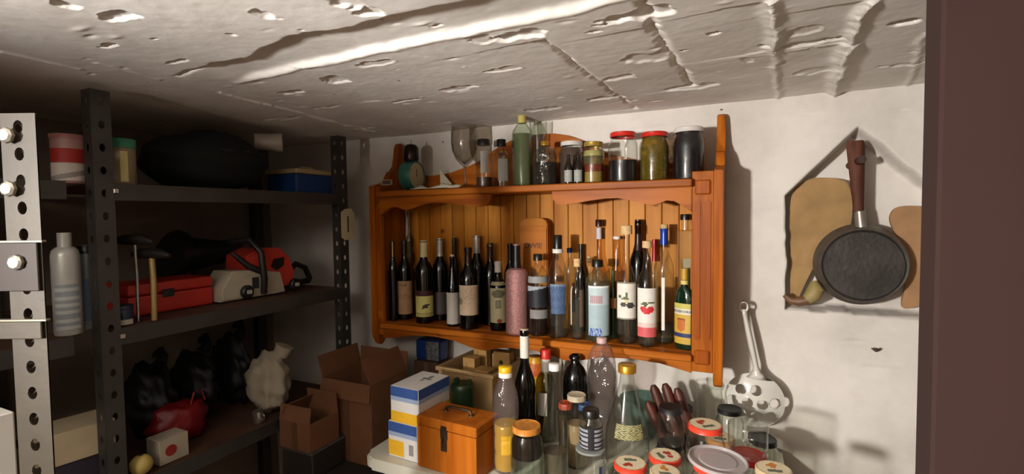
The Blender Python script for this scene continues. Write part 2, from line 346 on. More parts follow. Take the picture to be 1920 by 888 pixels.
for a in [(1305, 163, .055, .020, .006), (1215, 108, .050, .028, .005), (1160, 147, .040, .014, .005), (1135, 185, .045, .016, .005), (1010, 206, .06, .016, .004), (860, 166, .05, .016, .005), (765, 188, .05, .012, .005),
          (622, 150, .03, .022, .007), (545, 172, .035, .012, .006), (620, 200, .03, .012, .004), (512, 223, .05, .008, .005), (680, 240, .05, .01, .004), (540, 222, .05, .01, .003), (700, 118, .04, .012, .003),
          (970, 68, .045, .020, .009), (940, 130, .04, .012, .003), (905, 74, .02, .02, .004), (1190, 30, .05, .018, .009), (1165, 40, .04, .008, .004), (1508, 84, .055, .012, .009), (1500, 60, .03, .02, .004), (1530, 135, .05, .02, .004),
          (1690, 42, .020, .014, .030), (1652, 124, .012, .008, .005), (1437, 88, .009, .008, .012), (1338, 64, .010, .008, .010), (215, 30, .03, .012, .008), (200, 85, .022, .008, .009), (120, 8, .012, .01, .008), (330, 116, .03, .008, .005),
          (490, 25, .012, .02, .008), (255, 30, .006, .005, .006), (290, 73, .006, .004, .006), (440, 66, .004, .004, .005), (650, 8, .02, .02, .006), (690, 25, .02, .012, .006), (1700, 120, .03, .012, .004), (1400, 112, .01, .02, .004),
          (1110, 60, .012, .004, .004), (820, 60, .012, .006, .004), (1280, 95, .008, .005, .004)]:
    patch(*a)
for k in range(150):
    cx, cy = RNG.uniform(-.2, 1.9), RNG.uniform(-1.5, 0); r = RNG.uniform(.002, .007); i0, i1 = np.searchsorted(xs, [cx-.04, cx+.04]); j0, j1 = np.searchsorted(ys, [cy-.04, cy+.04])
    el = RNG.uniform(1, 3.5); d2 = ((X[j0:j1, i0:i1]-cx)/(r*el))**2+((Y[j0:j1, i0:i1]-cy)/r)**2; H[j0:j1, i0:i1] += RNG.uniform(-.002, .004)*np.exp(-d2)
ceil_z = ZC + H 
ceiling = grid_obj('ceiling', X, Y, ceil_z, CEILM)
sl = bmesh.new(); bm_box(sl, (X0-.1, YB, ZC+.06), (X1+.1, .15, ZC+.16)); o = frombm('trim_2', sl, CEILM); o['kind'] = 'structure'
# back wall with the gabled niche -------------------------------
xs = bands((X0, -.35, .01), (-.35, 1.60, .0040), (1.60, X1, .02)); zs = bands((0, .75, .02), (.75, ZC+.010, .0040)); X, Z = np.meshgrid(xs, zs)
D = .006*vnoise(xs, zs, .26, 11)+.0028*vnoise(xs, zs, .09, 12)+.0008*vnoise(xs, zs, .028, 13)
JX = .004*vnoise(xs, zs, .06, 17)+.0025*vnoise(xs, zs, .022, 18)
NP = [aY(*p, 0) for p in [(1612, 238), (1473, 368), (1477, 577), (1760, 600), (1752, 350)]]
def inside_poly(X, Z, P):
    r = np.zeros(X.shape, bool)
    for i in range(len(P)):
        a, b = P[i], P[(i+1) % len(P)]; c = ((a.z > Z) != (b.z > Z)) & (X < (b.x-a.x)*(Z-a.z)/(b.z-a.z+1e-12)+a.x); r ^= c
    return r
NICHE_D = .085
XX, ZZ = X+JX*.7, Z+JX*.7; dist = np.full(X.shape, 9.0)
for i in range(5):
    d, s, t = segdist(XX, ZZ, (NP[i].x, NP[i].z), (NP[(i+1) % 5].x, NP[(i+1) % 5].z)); dist = np.minimum(dist, d)
dist = np.where(inside_poly(XX, ZZ, NP), dist, -dist); k = np.clip((dist+.004)/.009, 0, 1); k = k*k*(3-2*k); D = D*(1-.6*k)+NICHE_D*k
for (px, py, l) in [(1180, 228, .02), (1000, 240, .02), (1500, 214, .04), (1690, 205, .02), (860, 262, .01), (1650, 690, .03), (1600, 640, .02), (700, 280, .02)]:
    a = aY(px, py, 0); D += .004*np.exp(-((X-a.x)/l)**2-((Z-a.z)/.004)**2)
a = aY(1150, 246, 0); b = aY(1345, 229, 0); d, s, t = segdist(X, Z+JX, (a.x, a.z), (b.x, b.z)); D += .003*np.exp(-(s/.004)**2)*(t > .01)*(t < .99)
wall_b = grid_obj('wall_back', X, D, Z, WALLM)
for nm, a, b in [('floor', (X0-.1, YB, -.1), (X1+.1, .2, 0)), ('wall_left', (X0-.12, YB, 0), (X0, .1, 1.9)), ('wall_right', (X1, YB, 0), (X1+.12, .1, 1.9)), ('wall_front', (X0-.1, YB-.12, 0), (X1+.1, YB, 1.9)), ('light_blocker_tall', (X0, -2.16, 0), (.200, -2.06, ZC+.05)), ('light_blocker_low', (X0, -2.00, 0), (.262, -1.95, 1.585))]:  # last two slabs: unseen, added to cast shade over the left side
    m = mat('dark_light_blocker', '#3c352e', .9) if nm == 'light_blocker_low' else mat('cellar_floor', '#5c5248', .9, var=.2, scale=5, bump=.3) if nm == 'floor' else mat('grey_plaster', '#7a6c5e', .9, var=.15, scale=4, bump=.2)  # dark tone for the low slab, an added shade caster out of view
    o = box(nm, a, b, m, None, 0); o['kind'] = 'structure'
# brown door frame post at the right
DP = CP + ray(1726, 400)*.52
m = mat('brown_painted_timber', '#2a110c', .85, var=.10, scale=6, bump=.15, bscale=30)
d1 = box('door_1', (DP.x, DP.y-.05, 0), (DP.x+.75, DP.y, ZC+.004), m, None, .003); d1['kind'] = 'structure'
d1.rotation_euler = (0, 0, 0)

# ---------------------------------------------------------------- wall cabinet
WO_X = wood('orange_pine_x', '#86420c', '#a85e18', 'x', 8); WO_Z = wood('orange_pine_z', '#86420c', '#a85e18', 'z', 8); WP = wood('pale_pine_planks', '#a8661e', '#c07f30', 'z', 7, .45, .05)
WD = wood('deep_orange_pine', '#7c3c0c', '#9c5014', 'z', 9, knots=False)
FY = -.17; CX0, CX1 = 0.0, .955; ZT, ZB = 1.603, 1.153
cab = thing('wall_cabinet', 'orange pine wall cabinet with scalloped trim and fluted corner posts, full of bottles', 'cabinet', (.4775, 0, ZB)); 
def cp(o):  # parts are modelled in room coordinates
    o.parent = cab; o.matrix_parent_inverse = Matrix.Translation((-.4775, 0, -ZB)); return o
cp(box('shelf', (CX0-.052, FY-.018, ZT-.020), (CX1+.002, FY+.03, ZT), WO_X, None, .003))
cp(box('shelf', (CX0-.0515, FY+.025, ZB-.018), (CX1+.0515, -.008, ZB), WO_X, None, .003))
cp(box('shelf_edge', (CX0-.052, FY-.012, ZB-.018), (CX1+.002, FY+.025, ZB), WO_X, None, .003)); cp(box('shelf', (CX0-.0515, FY+.03, ZT-.020), (CX1+.0515, -.008, ZT), WO_X, None, .001))
for k in range(-1, 21):
    w_ = (CX1-CX0)/20; cp(box('plank', (CX0+k*w_+.0008, -.017, ZB), (CX0+(k+1)*w_-.0008, -.008+.0006*(k % 3), ZT-.02), WP, None, .0018))
side = [(0, 1.765), (.006, 1.781), (.016, 1.786), (.028, 1.780), (.034, 1.765), (.036, 1.730), (.044, 1.700), (.060, 1.680), (.078, 1.676), (.088, 1.660), (.098, 1.640), (.125, 1.632), (.150, 1.628), (.172, 1.622),
        (.174, 1.12), (.168, 1.100), (.158, 1.078), (.146, 1.070), (.132, 1.076), (.126, 1.092), (.112, 1.096), (.100, 1.104), (.094, 1.118), (.070, 1.124), (.045, 1.132), (.02, 1.128), (0, 1.13)]
for x, pw in ((CX0-.092, .018), (CX1+.052, .052)):
    cp(prism('side_panel', [(-d-.004, z) for d, z in side], x, x+.022, WO_Z, None, 'yz', .002))
    px0 = x-pw if x > .5 else x+.022; cx_ = px0+pw/2
    cp(box('corner_post', (px0, FY+.004, 1.108), (px0+pw, FY+.024, 1.622), WO_Z, None, .002))
    cp(box('rosette', (cx_-min(.019, pw/2-.002), FY-.001, 1.562), (cx_+min(.019, pw/2-.002), FY+.006, 1.600), WD, None, .004)); cp(box('rosette', (cx_-min(.019, pw/2-.002), FY-.001, 1.128), (cx_+min(.019, pw/2-.002), FY+.006, 1.166), WD, None, .004))
    for q in ((pw/2-.0125, pw/2+.0125) if pw > .03 else (pw/2-.0005,)):
        pts = [(px0+q-.009, 1.20), (px0+q-.009, 1.54)]+[(px0+q+.009*math.cos(PI-a), 1.54+.009*math.sin(PI-a)) for a in [PI*i/8 for i in range(1, 8)]]+[(px0+q+.009, 1.54), (px0+q+.009, 1.20)]+[(px0+q+.009*math.cos(-a), 1.20+.009*math.sin(-a)) for a in [PI*i/8 for i in range(1, 8)]]
        cp(prism('flute', pts, FY+.0008, FY+.006, WD, None, 'xz', .0025))
VP_ = [(1035, 352), (1036, 372), (1044, 382), (1060, 384), (1079, 381), (1105, 376), (1134, 372), (1158, 371), (1178, 373), (1205, 381), (1225, 386), (1236, 381), (1250, 374), (1264, 375), (1277, 382), (1288, 391), (1297, 397), (1299, 343)]
vp = [(aY(x, y, FY+.004).x, aY(x, y, FY+.004).z) for x, y in VP_]; vp[0] = (vp[0][0], ZT-.02); vp[-1] = (CX1, ZT-.02); vp[-2] = (CX1, vp[-2][1])
cp(prism('valance', vp, FY, FY+.016, WO_X, None, 'xz', .002)); cp(prism('valance', [(-.052+(CX1-x)*(CX1-vp[0][0]+.052)/(CX1-vp[0][0]), z) for x, z in vp][::-1], FY, FY+.016, WO_X, None, 'xz', .002))
def sym(h, n=60, half=.4775): return [(.4775+half*(2*i/n-1), h(abs(half*(2*i/n-1)))) for i in range(n+1)]
hh = lambda s: np.interp(s, [0, .05, .10, .16, .20, .25, .34, .42, .47, .506], [.172, .171, .160, .135, .108, .088, .064, .058, .066, .082])
cp(prism('crest', [(CX0, ZT)]+[(x, ZT+float(hh(abs(x-.4775)))) for x, _ in sym(lambda s: 0)]+[(CX1, ZT)], -.020, -.006, WO_X, None, 'xz', .0015))
ah = lambda s: np.interp(s, [0, .04, .09, .13, .18, .24, .32, .40, .46, .506], [.022, .020, .028, .040, .034, .018, .012, .016, .028, .040])
cp(prism('apron', [(CX0-.052, ZB-.017), (CX0-.052, ZB-.055)]+[(x, ZB-.018-float(ah(abs(x-.4775)))) for x, _ in sym(lambda s: 0)]+[(CX1, ZB-.017)], FY+.004, FY+.018, WO_X, None, 'xz', .0015))
for x in (CX0, CX1-.03): cp(box('batten', (x, -.03, ZB-.05), (x+.03, -.006, ZB-.018), WO_X, None, .002))

# ---------------------------------------------------------------- white table
TZ = .88; TW = mat('white_laminate', '#cfcdbc', .35, var=.05, scale=4); 
tx0 = aZ(702, 838, TZ).x; tyf = aZ(780, 866, TZ).y; tx1 = 1.172
tab = thing('table', 'white laminate table with rounded corners, crowded with jars and bottles below the cabinet', 'table', (.7, -.3, 0))
def tp(o): o.parent = tab; o.matrix_parent_inverse = Matrix.Translation((-.7, .3, 0)); return o
def rrect(x0, y0, x1, y1, r, n=8):
    o = []
    for cx, cy, a0 in ((x1-r, y1-r, 0), (x0+r, y1-r, PI/2), (x0+r, y0+r, PI), (x1-r, y0+r, 1.5*PI)): o += [(cx+r*math.cos(a0+PI/2*i/n), cy+r*math.sin(a0+PI/2*i/n)) for i in range(n+1)]
    return o
TYF = tyf; tp(prism('tabletop', rrect(tx0, tyf-.03, tx1, -.012, .035), TZ-.032, TZ, TW, None, 'xy', .006))
tp(box('apron', (tx0+.05, tyf+.02, TZ-.13), (tx1-.05, -.06, TZ-.032), mat('grey_table_apron', '#6f6a60', .6), None, .002))
for x in (tx0+.05, tx1-.09):
    for y in (tyf+.02, -.1): tp(box('leg', (x, y, 0), (x+.04, y+.04, TZ-.032), mat('grey_table_apron', '#6f6a60', .6), None, .002))
# ---------------------------------------------------------------- bottles inside the cabinet
CREAM = mat('cream_cap', '#d9cfa0', .5); WCAP = mat('white_cap', '#d8d4cc', .45, var=.05); SILV = mat('silver_capsule', '#b9b6ae', .35, .4); BLK = mat('black_cap', '#15120f', .35, var=.1); RED = mat('red_cap', '#c0261c', .4); BLUEF = mat('blue_capsule', '#1e3f9a', .3, .3)
DRED = mat('dark_red_capsule', '#2a100e', .35); GOLD = mat('gold_capsule', '#b98a2a', .35, .6); CLR = mat('clear_spirit', '#101010', .1)
WATER = glass('clear_liquid', '#dfe6dd', refl=.35, body=.02)
def L_plain(bg, marks=()):
    def f(u, v):
        c = bg
        for cu, cv, a, b, col in marks:
            if ell(u, v, cu, cv, a, b): c = col
        return c
    return f
def L_tan(u, v):
    if .84 < v < .93 and (.12 < u < .62) and math.sin(u*60) > -.2: return '#6d4b35'
    if .45 < v < .62 and rag(u, v) > .55: return '#8f6c50'
    return '#a5835f' if rag(u*.5, v*.6) > .25 else '#9b7a58'
def L_bird(u, v):
    if ell(u, v, .52, .5, .13, .09) or ell(u, v, .62, .58, .12, .05) or ell(u, v, .42, .42, .06, .05): return '#2b2414'
    if v < .14 and .1 < u < .9: return '#a89f5a'
    if .17 < v < .19 or .84 < v < .86: return '#8e8546'
    return '#c6bd74'
def L_old(u, v):
    if ell(u, v, .1, .45, .13, .12): return '#7d7462'
    r = rag(u*.7, v*.8)
    return '#a08a70' if r > .75 and v > .5 else '#bfa98c' if r > .3 else '#b7a084'
def L_crest(u, v):
    if ell(u, v, .5, .84, .36, .11): return '#6f6d55'
    if abs(u-.5) < .15 and .42 < v < .66: return '#8d8f7c' if abs(u-.5) < .11 and .45 < v < .63 else '#75765f'
    if ell(u, v, .55, .05, .12, .07): return '#8a3a26'
    if .33 < v < .35: return '#a9a582'
    return '#bdb793'
def L_plum(u, v):
    if u < .04 or u > .96 or v < .03 or v > .97: return '#7d786a'
    if ell(u, v, .36, .40, .12, .07) or ell(u, v, .66, .38, .15, .08): return '#3b3a35'
    if ell(u, v, .50, .46, .09, .10): return '#cfc79a'
    if ell(u, v, .45, .56, .16, .04) or ell(u, v, .22, .62, .07, .05) or (abs(u-.5) < .03 and .5 < v < .72): return '#5c6440'
    if ell(u, v, .52, .45, .05, .06): return '#b5b06f'
    if ell(u, v, .84, .36, .07, .03): return '#6a6558'
    return '#ded9cd'
def L_cherry(u, v):
    if ell(u, v, .35, .47, .15, .075) or ell(u, v, .66, .47, .17, .08) or ell(u, v, .5, .41, .16, .07): return '#c32a2c'
    if ell(u, v, .40, .60, .16, .045) or ell(u, v, .70, .63, .16, .03) or (abs(u-.45-.2*(v-.5)) < .02 and .48 < v < .66): return '#4b5a34'
    if ell(u, v, .47, .55, .10, .06): return '#efe8d8'
    return '#ddd8cf' if v > .10 else '#d7bfb8'
def L_script(u, v):
    s = v-.25*(u-.5)
    if s > .86: return '#9aa0a8'
    if s > .80 or s < .10: return '#1a1f28'
    return '#10131a'
def L_blue(u, v):
    if v > .92: return '#6f7f94'
    return '#3c5478' if rag(u, v*.5) > .35 else '#54698a'
def L_vod(u, v):
    if .66 < v < .80 and .1 < u < .62: return '#b59a9c' if int(u*22) % 2 else '#a78b90'
    if v < .14 and .05 < u < .6: return '#4560a6' if rag(u*2, v) > .45 else '#9fb2c2'
    if v > .96: return '#e4e8e6'
    return '#9fb4ba' if v < .62 else '#b6c6c8'
def L_herb(u, v):
    if .88 < v: return '#b9b257'
    if .74 < v < .86: return '#d8d4c4'
    if .16 < v < .27: return '#28305c'
    if v < .10: return '#b89b3c'
    if ell(u, v, .5, .46, .22, .15): return '#b4662c'
    if .55 < v < .64 and .3 < u < .7: return '#7d3a1c'
    if v < .72: return '#bd9a3a'
    return '#1c2a18'
def L_orn(u, v): return '#5a544a' if rag(u*2, v*2) > .5 else '#8a8474'
A = 1.05
BOT = [ # px, py foot, py top, Y, px width, profile, glass, closure, labels, liquid, label text
 (739, 603, 452, -.128, 18, 'wine', DARKGLASS, None, [(.80, .99, .35, '#bcae74', 0, 'neck_tag')], None, 'black wine bottle with a narrow cream neck tag, first from the cabinet’s left post'),
 (761, 603, 452, -.094, 28, 'wine', DARKGLASS, ('capsule', .84, 1.0, 1, BLK), [(.075, .495, 1.15, L_tan)], None, 'dark wine bottle with a tall tan brown label'),
 (797, 607, 451, -.115, 35, 'wine', DARKGLASS, ('capsule', .80, 1.0, 1, CREAM), [(.085, .335, 1.2, L_bird), (.335, .40, 1.2, '#3a0d12', 0, 'label_band')], None, 'dark wine bottle with cream capsule and low yellow label printed with a bird'),
 (771, 590, 398, -.038, 18, [(0, 0), (.8, 0), (1, .03), (1, .42), (.55, .47), (.95, .53), (1, .58), (.55, .64), (.75, .69), (.8, .74), (.35, .79), (.25, .94), (.55, .99), (.5, 1)], G_OLIVE, None, [], (.5, glass('olive_liquid', '#8a8450', body=.3, bcol='#8a8450')), 'tall clear bottle made of stacked glass balls with a flared mouth'),
 (827, 594, 447, -.055, 30, 'wine', DARKGLASS, ('capsule', .78, 1.0, 1, SILV), [(.08, .35, 1.1, '#4d453f')], None, 'dark wine bottle with silver capsule and dim grey label between the yellow and white labels'),
 (850, 611, 481, -.125, 25, 'slope', DARKGLASS, ('stopper', .975, 1.03, .9, CREAM), [(.04, .49, 1.2, '#b6b1a6')], None, 'slim dark bottle with a plain white label beside the big parchment label'),
 (854, 594, 446, -.045, 20, 'wine', DARKGLASS, ('capsule', .82, 1.0, 1, BLK), [], None, 'plain black bottle standing behind the slim white-labelled one'),
 (880, 619, 464, -.135, 37, 'wine', BLACKG, ('capsule', .80, 1.0, 1, DRED), [(.18, .545, 1.25, L_old)], None, 'dark wine bottle with a large stained parchment label'),
 (896, 598, 442, -.050, 32, 'wine', DARKGLASS, ('capsule', .80, 1.0, 1, SILV), [], None, 'wine bottle with tall silver grey capsule behind the parchment label'),
 (921, 602, 456, -.060, 30, 'wine', DARKGLASS, ('capsule', .80, 1.0, 1, DRED), [(.82, .98, .4, '#a58a55', 0, 'neck_tag')], None, 'dark wine bottle with a thin gold strip down its neck'),
 (935, 616, 490, -.115, 33, 'wine', DARKGLASS, ('capsule', .84, 1.0, 1, WCAP), [(.12, .62, 1.15, L_crest), (.66, .71, 1.2, '#a8a07c', 0, 'shoulder_label')], None, 'squat dark bottle with white cap and cream label bearing a crest'),
 (958, 602, 457, -.055, 24, 'wine', DARKGLASS, ('capsule', .80, 1.0, 1, BLK), [], None, 'black capped wine bottle behind the pink bottle'),
 (970, 628, 458, -.135, 44, 'thermos', mat('pink_glitter_coat', '#b07f7c', .45, .35, var=.25, scale=220, bump=.5, bscale=260), ('capsule', .735, .985, 1, BLK), [], None, 'pink glitter coated bottle with black neck'),
 (1010, 632, 478, -.125, 40, 'spirit', G_CLEAR, ('cap', .93, 1.01, 1.35, BLK), [(.36, .62, 1.3, L_script), (.66, .74, 1.2, '#8b8d8c', 0, 'shoulder_label'), (.22, .33, 1.1, '#7d7c7a', .2, 'lower_label')], (.42, mat('dark_brown_liquor', '#1c0c05', .15)), 'rum bottle with slanted black label and dark brown liquor'),
 (1047, 637, 441, -.130, 39, 'flare', G_CLEAR, [('cap', .86, 1.0, 1.25, BLK), ('neck_band', .825, .865, 1.45, WCAP)], [(.24, .53, .85, L_blue)], (.30, WATER), 'flared clear bottle with black cap, white neck band and blue label'),
 (1069, 610, 465, -.055, 24, 'spirit', G_CLEAR, ('cap', .94, 1.0, 1.3, BLUEF), [], None, 'clear bottle with flat blue cap behind the corked slim bottle'),
 (1083, 638, 485, -.130, 26, 'schnaps', G_CLEAR, ('cork', .90, 1.0, 1.35, CORK), [(.18, .66, .18, '#c9c5bb', -1.1, 'back_label'), (.16, .62, .6, '#6e5a4c', .9)], (.5, WATER), 'slim corked clear bottle between the blue label and the pale blue label'),
 (1090, 608, 458, -.040, 20, 'wine', BLACKG, ('capsule', .78, 1.0, 1.0, BLK), [], None, 'all-black bottle at the back behind the slim corked one'),
 (1105, 612, 481, -.060, 15, 'schnaps', G_CLEAR, ('cork', .92, 1.0, 1.3, CORK), [], None, 'corked clear bottle half hidden behind the pale blue label'),
 (1121, 648, 487, -.120, 47, 'spirit', G_GREENISH, ('cap', .91, 1.0, 1.35, BLK), [(.08, .69, .95, L_vod, .15)], (.72, WATER), 'wide clear bottle with black cap and pale blue label'),
 (1124, 614, 412, -.042, 28, 'long', G_AMBER, ('cap', .94, 1.0, 1.3, DRED), [(.83, .93, 1.5, '#b8bcc4', 0, 'neck_label')], None, 'long-necked amber tinted bottle with white neck label at the back'),
 (1157, 622, 443, -.050, 28, 'cone', G_AMBER, ('cap', .97, 1.0, 1.3, WCAP), [], (.55, mat('honey_liquor', '#8a5a22', .2)), 'swing-top bottle of honey coloured liquor with a small white cap'),
 (1150, 640, 508, -.085, 13, 'wine', GREENG, ('capsule', .8, 1.0, 1, mat('green_capsule', '#1d3a1c', .4)), [(.45, .6, .9, '#9b6a3c')], None, 'small green bottle squeezed beside the plum label'),
 (1175, 654, 423, -.115, 39, 'long', G_CLEAR, ('cork', .925, 1.0, 1.45, CORK), [(.21, .525, 1.15, L_plum)], (.20, WATER), 'tall corked clear bottle with a white label of dark plums'),
 (1197, 618, 412, -.045, 34, 'wine', BLACKG, ('capsule', .74, 1.0, 1.0, DRED), [], None, 'tall black bottle at the back between the plum and cherry labels'),
 (1213, 659, 452, -.130, 37, 'schnaps', G_CLEAR, ('cork', .935, 1.0, 1.25, CORK), [(.19, .56, 1.15, L_cherry), (.10, .19, 1.15, '#c9575a', 0, 'label_foot')], (.12, WATER), 'corked clear bottle with red cherries on its white label'),
 (1227, 632, 449, -.040, 20, 'wine', G_CLEAR, ('capsule', .78, 1.0, 1, mat('red_capsule', '#8e1820', .3, .3)), [], None, 'clear bottle with a red neck capsule behind the cherry label'),
 (1245, 652, 421, -.078, 37, 'wine', G_CLEAR, [('cork', .965, 1.0, 1.15, CORK), ('capsule', .83, .965, 1, BLUEF)], [(.12, .56, .16, '#dcd8cc', -.1, 'label_strip')], (.16, WATER), 'clear bottle with bright blue capsule and white strip label'),
]
for px, pb, pt, Yb, wpx, pf, gm, clo, labs, liq, txt in BOT:
    f, H_, R_ = place(px, pb, pt, Y=Yb, z=ZB, wpx=wpx); f.z = ZB
    t, pr, ca = vessel('bottle', txt, 'bottle', f, H_, R_, pf, gm, clo, labs, liq, 'bottles on the lower cabinet shelf')
    if 'slanted black' in txt: curved_text(t, 'Calypso', .026, R_, ca, .49*H_, ink('#d8d8d4'), .8, 1.2)
    if 'tan brown' in txt: curved_text(t, 'POLY', .012, R_, ca-.2, .455*H_, ink('#4b3222'))
# square decanter and herbal liqueur bottle by the right post
f, H_, R_ = place(1284, 645, 402, Y=-.055, z=ZB, wpx=34); f.z = ZB
t = thing('decanter', 'square shouldered clear decanter with dark stopper behind the green liqueur bottle', 'decanter', f, .12, 'bottles on the lower cabinet shelf')
bm = bmesh.new(); bm_box(bm, (-R_, -R_*.8, 0), (R_, R_*.8, H_*.88), .006, None, 2); frombm('bottle_body', bm, G_CLEAR, t)
lathe('neck', [(R_*.42, H_*.88), (R_*.38, H_*.96)], G_CLEAR, t); lathe('stopper', [(0, H_*.955), (R_*.55, H_*.955), (R_*.55, H_*.99), (R_*.5, H_), (0, H_)], BLK, t)
box('label', (-R_*.2, -R_*.8-.0015, H_*.42), (R_*.55, -R_*.8-.0002, H_*.66), ink('#8d8a6a'), t, 0)
f, H_, R_ = place(1286, 661, 503, Y=-.122, z=ZB, wpx=40); f.z = ZB; f.x -= .0
t = thing('bottle', 'flat green herbal liqueur bottle with yellow label and cap against the right post', 'bottle', (f.x-.004, f.y, ZB), -.45, 'bottles on the lower cabinet shelf')
fl = [(0, 0), (.9, 0), (1, .02), (1, .58), (.97, .64), (.8, .72), (.4, .77), (.30, .80), (.29, .86), (0, .86)]
bm = bmesh.new(); bm_lathe(bm, [(r*R_, z*H_) for r, z in fl], 32)
for v in bm.verts:
    if v.co.z < .77*H_: v.co.y *= .58
autosm(frombm('bottle_body', bm, mat('liqueur_green_glass', '#0f2616', .08, coat=.6), t))
lathe('cap', [(0, .855*H_), (.33*R_, .855*H_), (.34*R_, H_-.001), (0, H_)], mat('yellow_cap', '#b08a2c', .4), t)
lathe('neck_ring', [(.36*R_, .80*H_), (.36*R_, .85*H_)], ink('#c9b46a'), t)
bm = bmesh.new(); cols = []; NU, NV = 20, 30
g = [[bm.verts.new(((R_+.0008)*math.cos(-PI/2+(-1.0+2.0*i/NU)), .58*(R_+.0012)*math.sin(-PI/2+(-1.0+2.0*i/NU)), H_*(.07+.50*j/NV))) for i in range(NU+1)] for j in range(NV+1)]
for j in range(NV):
    for i in range(NU):
        c = L_herb((i+.5)/NU, (j+.5)/NV)
        if c == '#1c2a18': continue
        if c not in cols: cols.append(c)
        fc = bm.faces.new((g[j][i], g[j][i+1], g[j+1][i+1], g[j+1][i])); fc.material_index = cols.index(c)
me = bpy.data.meshes.new('label'); bm.to_mesh(me); bm.free(); link('label', me, [ink(c) for c in cols], t, True)
me = text_bm('BECHEROVKA', .0105, .82)
for v in me.vertices:
    a = -PI/2+v.co.x/R_*1.02; v.co = ((R_+.0016)*math.cos(a), .58*(R_+.0026)*math.sin(a), H_*.47+v.co.y)
link('lettering', me, ink('#20241c'), t)
# wooden bottle case with rounded head, standing against the planks
a = aY(973, 440, -.065); b = aY(1026, 440, -.065); zt = aY(1000, 409, -.065).z
t = thing('wine_box', 'wooden wine box with rounded head and burnt-in lettering against the back planks', 'box', ((a.x+b.x)/2, -.045, ZB))
hw = (b.x-a.x)/2; zz = zt-ZB; out = [(-hw, 0), (-hw, zz-.022), (-hw+.006, zz-.008), (-hw+.02, zz-.001), (0, zz), (hw-.02, zz-.001), (hw-.006, zz-.008), (hw, zz-.022), (hw, 0)]
pw = wood('wine_box_pine', '#9c5a24', '#b9752f', 'x', 5, .6, 0, False); prism('box_body', out, -.018, .022, pw, t, 'xz', .002)
prism('lid_panel', [(-hw+.003, .01), (-hw+.003, zz-.03), (hw-.003, zz-.03), (hw-.003, .01)], -.021, -.018, pw, t, 'xz')
flat_text(t, 'OWIE', .024, (0, -.0216, zz-.088), (1, 0, 0), (0, 0, 1), ink('#4a2410'), 1.0)

# ---------------------------------------------------------------- on top of the cabinet
TG = 'jars and bottles on top of the cabinet'
def jar(px, pb, pt, Y, wpx, label, lidm, contents=None, lid_h=.012, lidr=1.04, H=None, prof='jar', z=ZT, gm=None, group=TG, topart=None, base=None, name='jar', cat='jar'):
    if base is None: f, H_, R_ = place(px, pb, pt, Y=Y, z=z, wpx=wpx); f.z = z
    else: f, H_, R_ = base
    t = thing(name, label, cat, f, RNG.uniform(0, 6), group); gm = gm or G_CLEAR
    pr = [(r*R_, zz*(H_-.002)) for r, zz in PROF[prof]]; lathe('glass_body', pr, gm, t, 32)
    z0 = .004
    for (hh_, cm) in (contents or []):
        h1 = hh_*H_; q = [(0, z0)]+[(max(interp(pr, zq)-.003, 0), zq) for zq in np.linspace(z0, h1, 10)]+[(0, h1)]; lathe('contents', q, cm, t, 28); z0 = h1+.0004
    if lidm is not None:
        rl = pr[-1][0]*lidr; lathe('lid', [(0, H_-.0005), (rl*.86, H_-.0005), (rl*.9, H_-.0002), (rl*.94, H_+.0008), (rl, H_-.0008), (rl, H_-lid_h+.001), (rl*1.015, H_-lid_h), (rl*.99, H_-lid_h-.0005)], lidm, t, 36)
        if topart:
            bm = bmesh.new(); cols = []; n = 22; rr = rl*.93
            for i in range(n):
                for j in range(n):
                    u, v = (i+.5)/n*2-1, (j+.5)/n*2-1
                    if u*u+v*v > .98: continue
                    c = topart(u, v)
                    if c not in cols: cols.append(c)
                    vs = [bm.verts.new((rr*(i+a_)/n*2-rr, rr*(j+b_)/n*2-rr, H_+.0012)) for a_, b_ in ((0, 0), (1, 0), (1, 1), (0, 1))]; fc = bm.faces.new(vs); fc.material_index = cols.index(c)
            bmesh.ops.remove_doubles(bm, verts=bm.verts, dist=1e-5); me = bpy.data.meshes.new('lid_print'); bm.to_mesh(me); bm.free(); link('lid_print', me, [ink(c) for c in cols], t)
    else:
        pass
    return t, H_, R_
PURP = mat('purple_juice', '#0d040b', .4); 
WLID = mat('white_lid', '#cfcac3', .35, var=.04); GLID = mat('gold_lid', '#a98c3e', .35, .5, var=.3, scale=60); RLID = mat('red_lid', '#c4281a', .35, var=.04); ORIM = mat('orange_red_rim', '#d8402a', .4, var=.05)
jar(1291, 330, 241, -.095, 60, 'jar of dark purple juice with white lid, next to the cabinet’s right horn', WLID, [(.93, PURP)])
t, H_, R_ = jar(1227, 334, 250, -.100, 57, 'jar of green pickles with red lid', RLID, [(.90, glass('pickle_brine', '#c9a93a', body=.25, bcol='#9a8420'))])
for k in range(46):
    a_, rr, zz = RNG.uniform(0, 6.3), R_*.82*math.sqrt(RNG.uniform(.25, 1)), RNG.uniform(.08, .70)*H_; ln = RNG.uniform(.008, .014); c = Vector((rr*math.cos(a_), rr*math.sin(a_), zz)); d = Vector((RNG.normal(), RNG.normal(), RNG.normal()*1.6)).normalized()*ln*.6
    c.xy = c.xy*min(1, (R_*.9-ln*.5)/max(c.xy.length, 1e-4)); c.z = max(c.z, .016)
    tube('gherkin', [c-d, c-d*.6, c+d*.6, c+d], [.002, .0062, .0062, .002], mat('gherkin_green', '#5e5c22', .35, var=.3, scale=80, coat=.4), t, 7)
jar(1168, 336, 250, -.105, 56, 'half-full jar of dark juice with red lid', RLID, [(.44, PURP)])
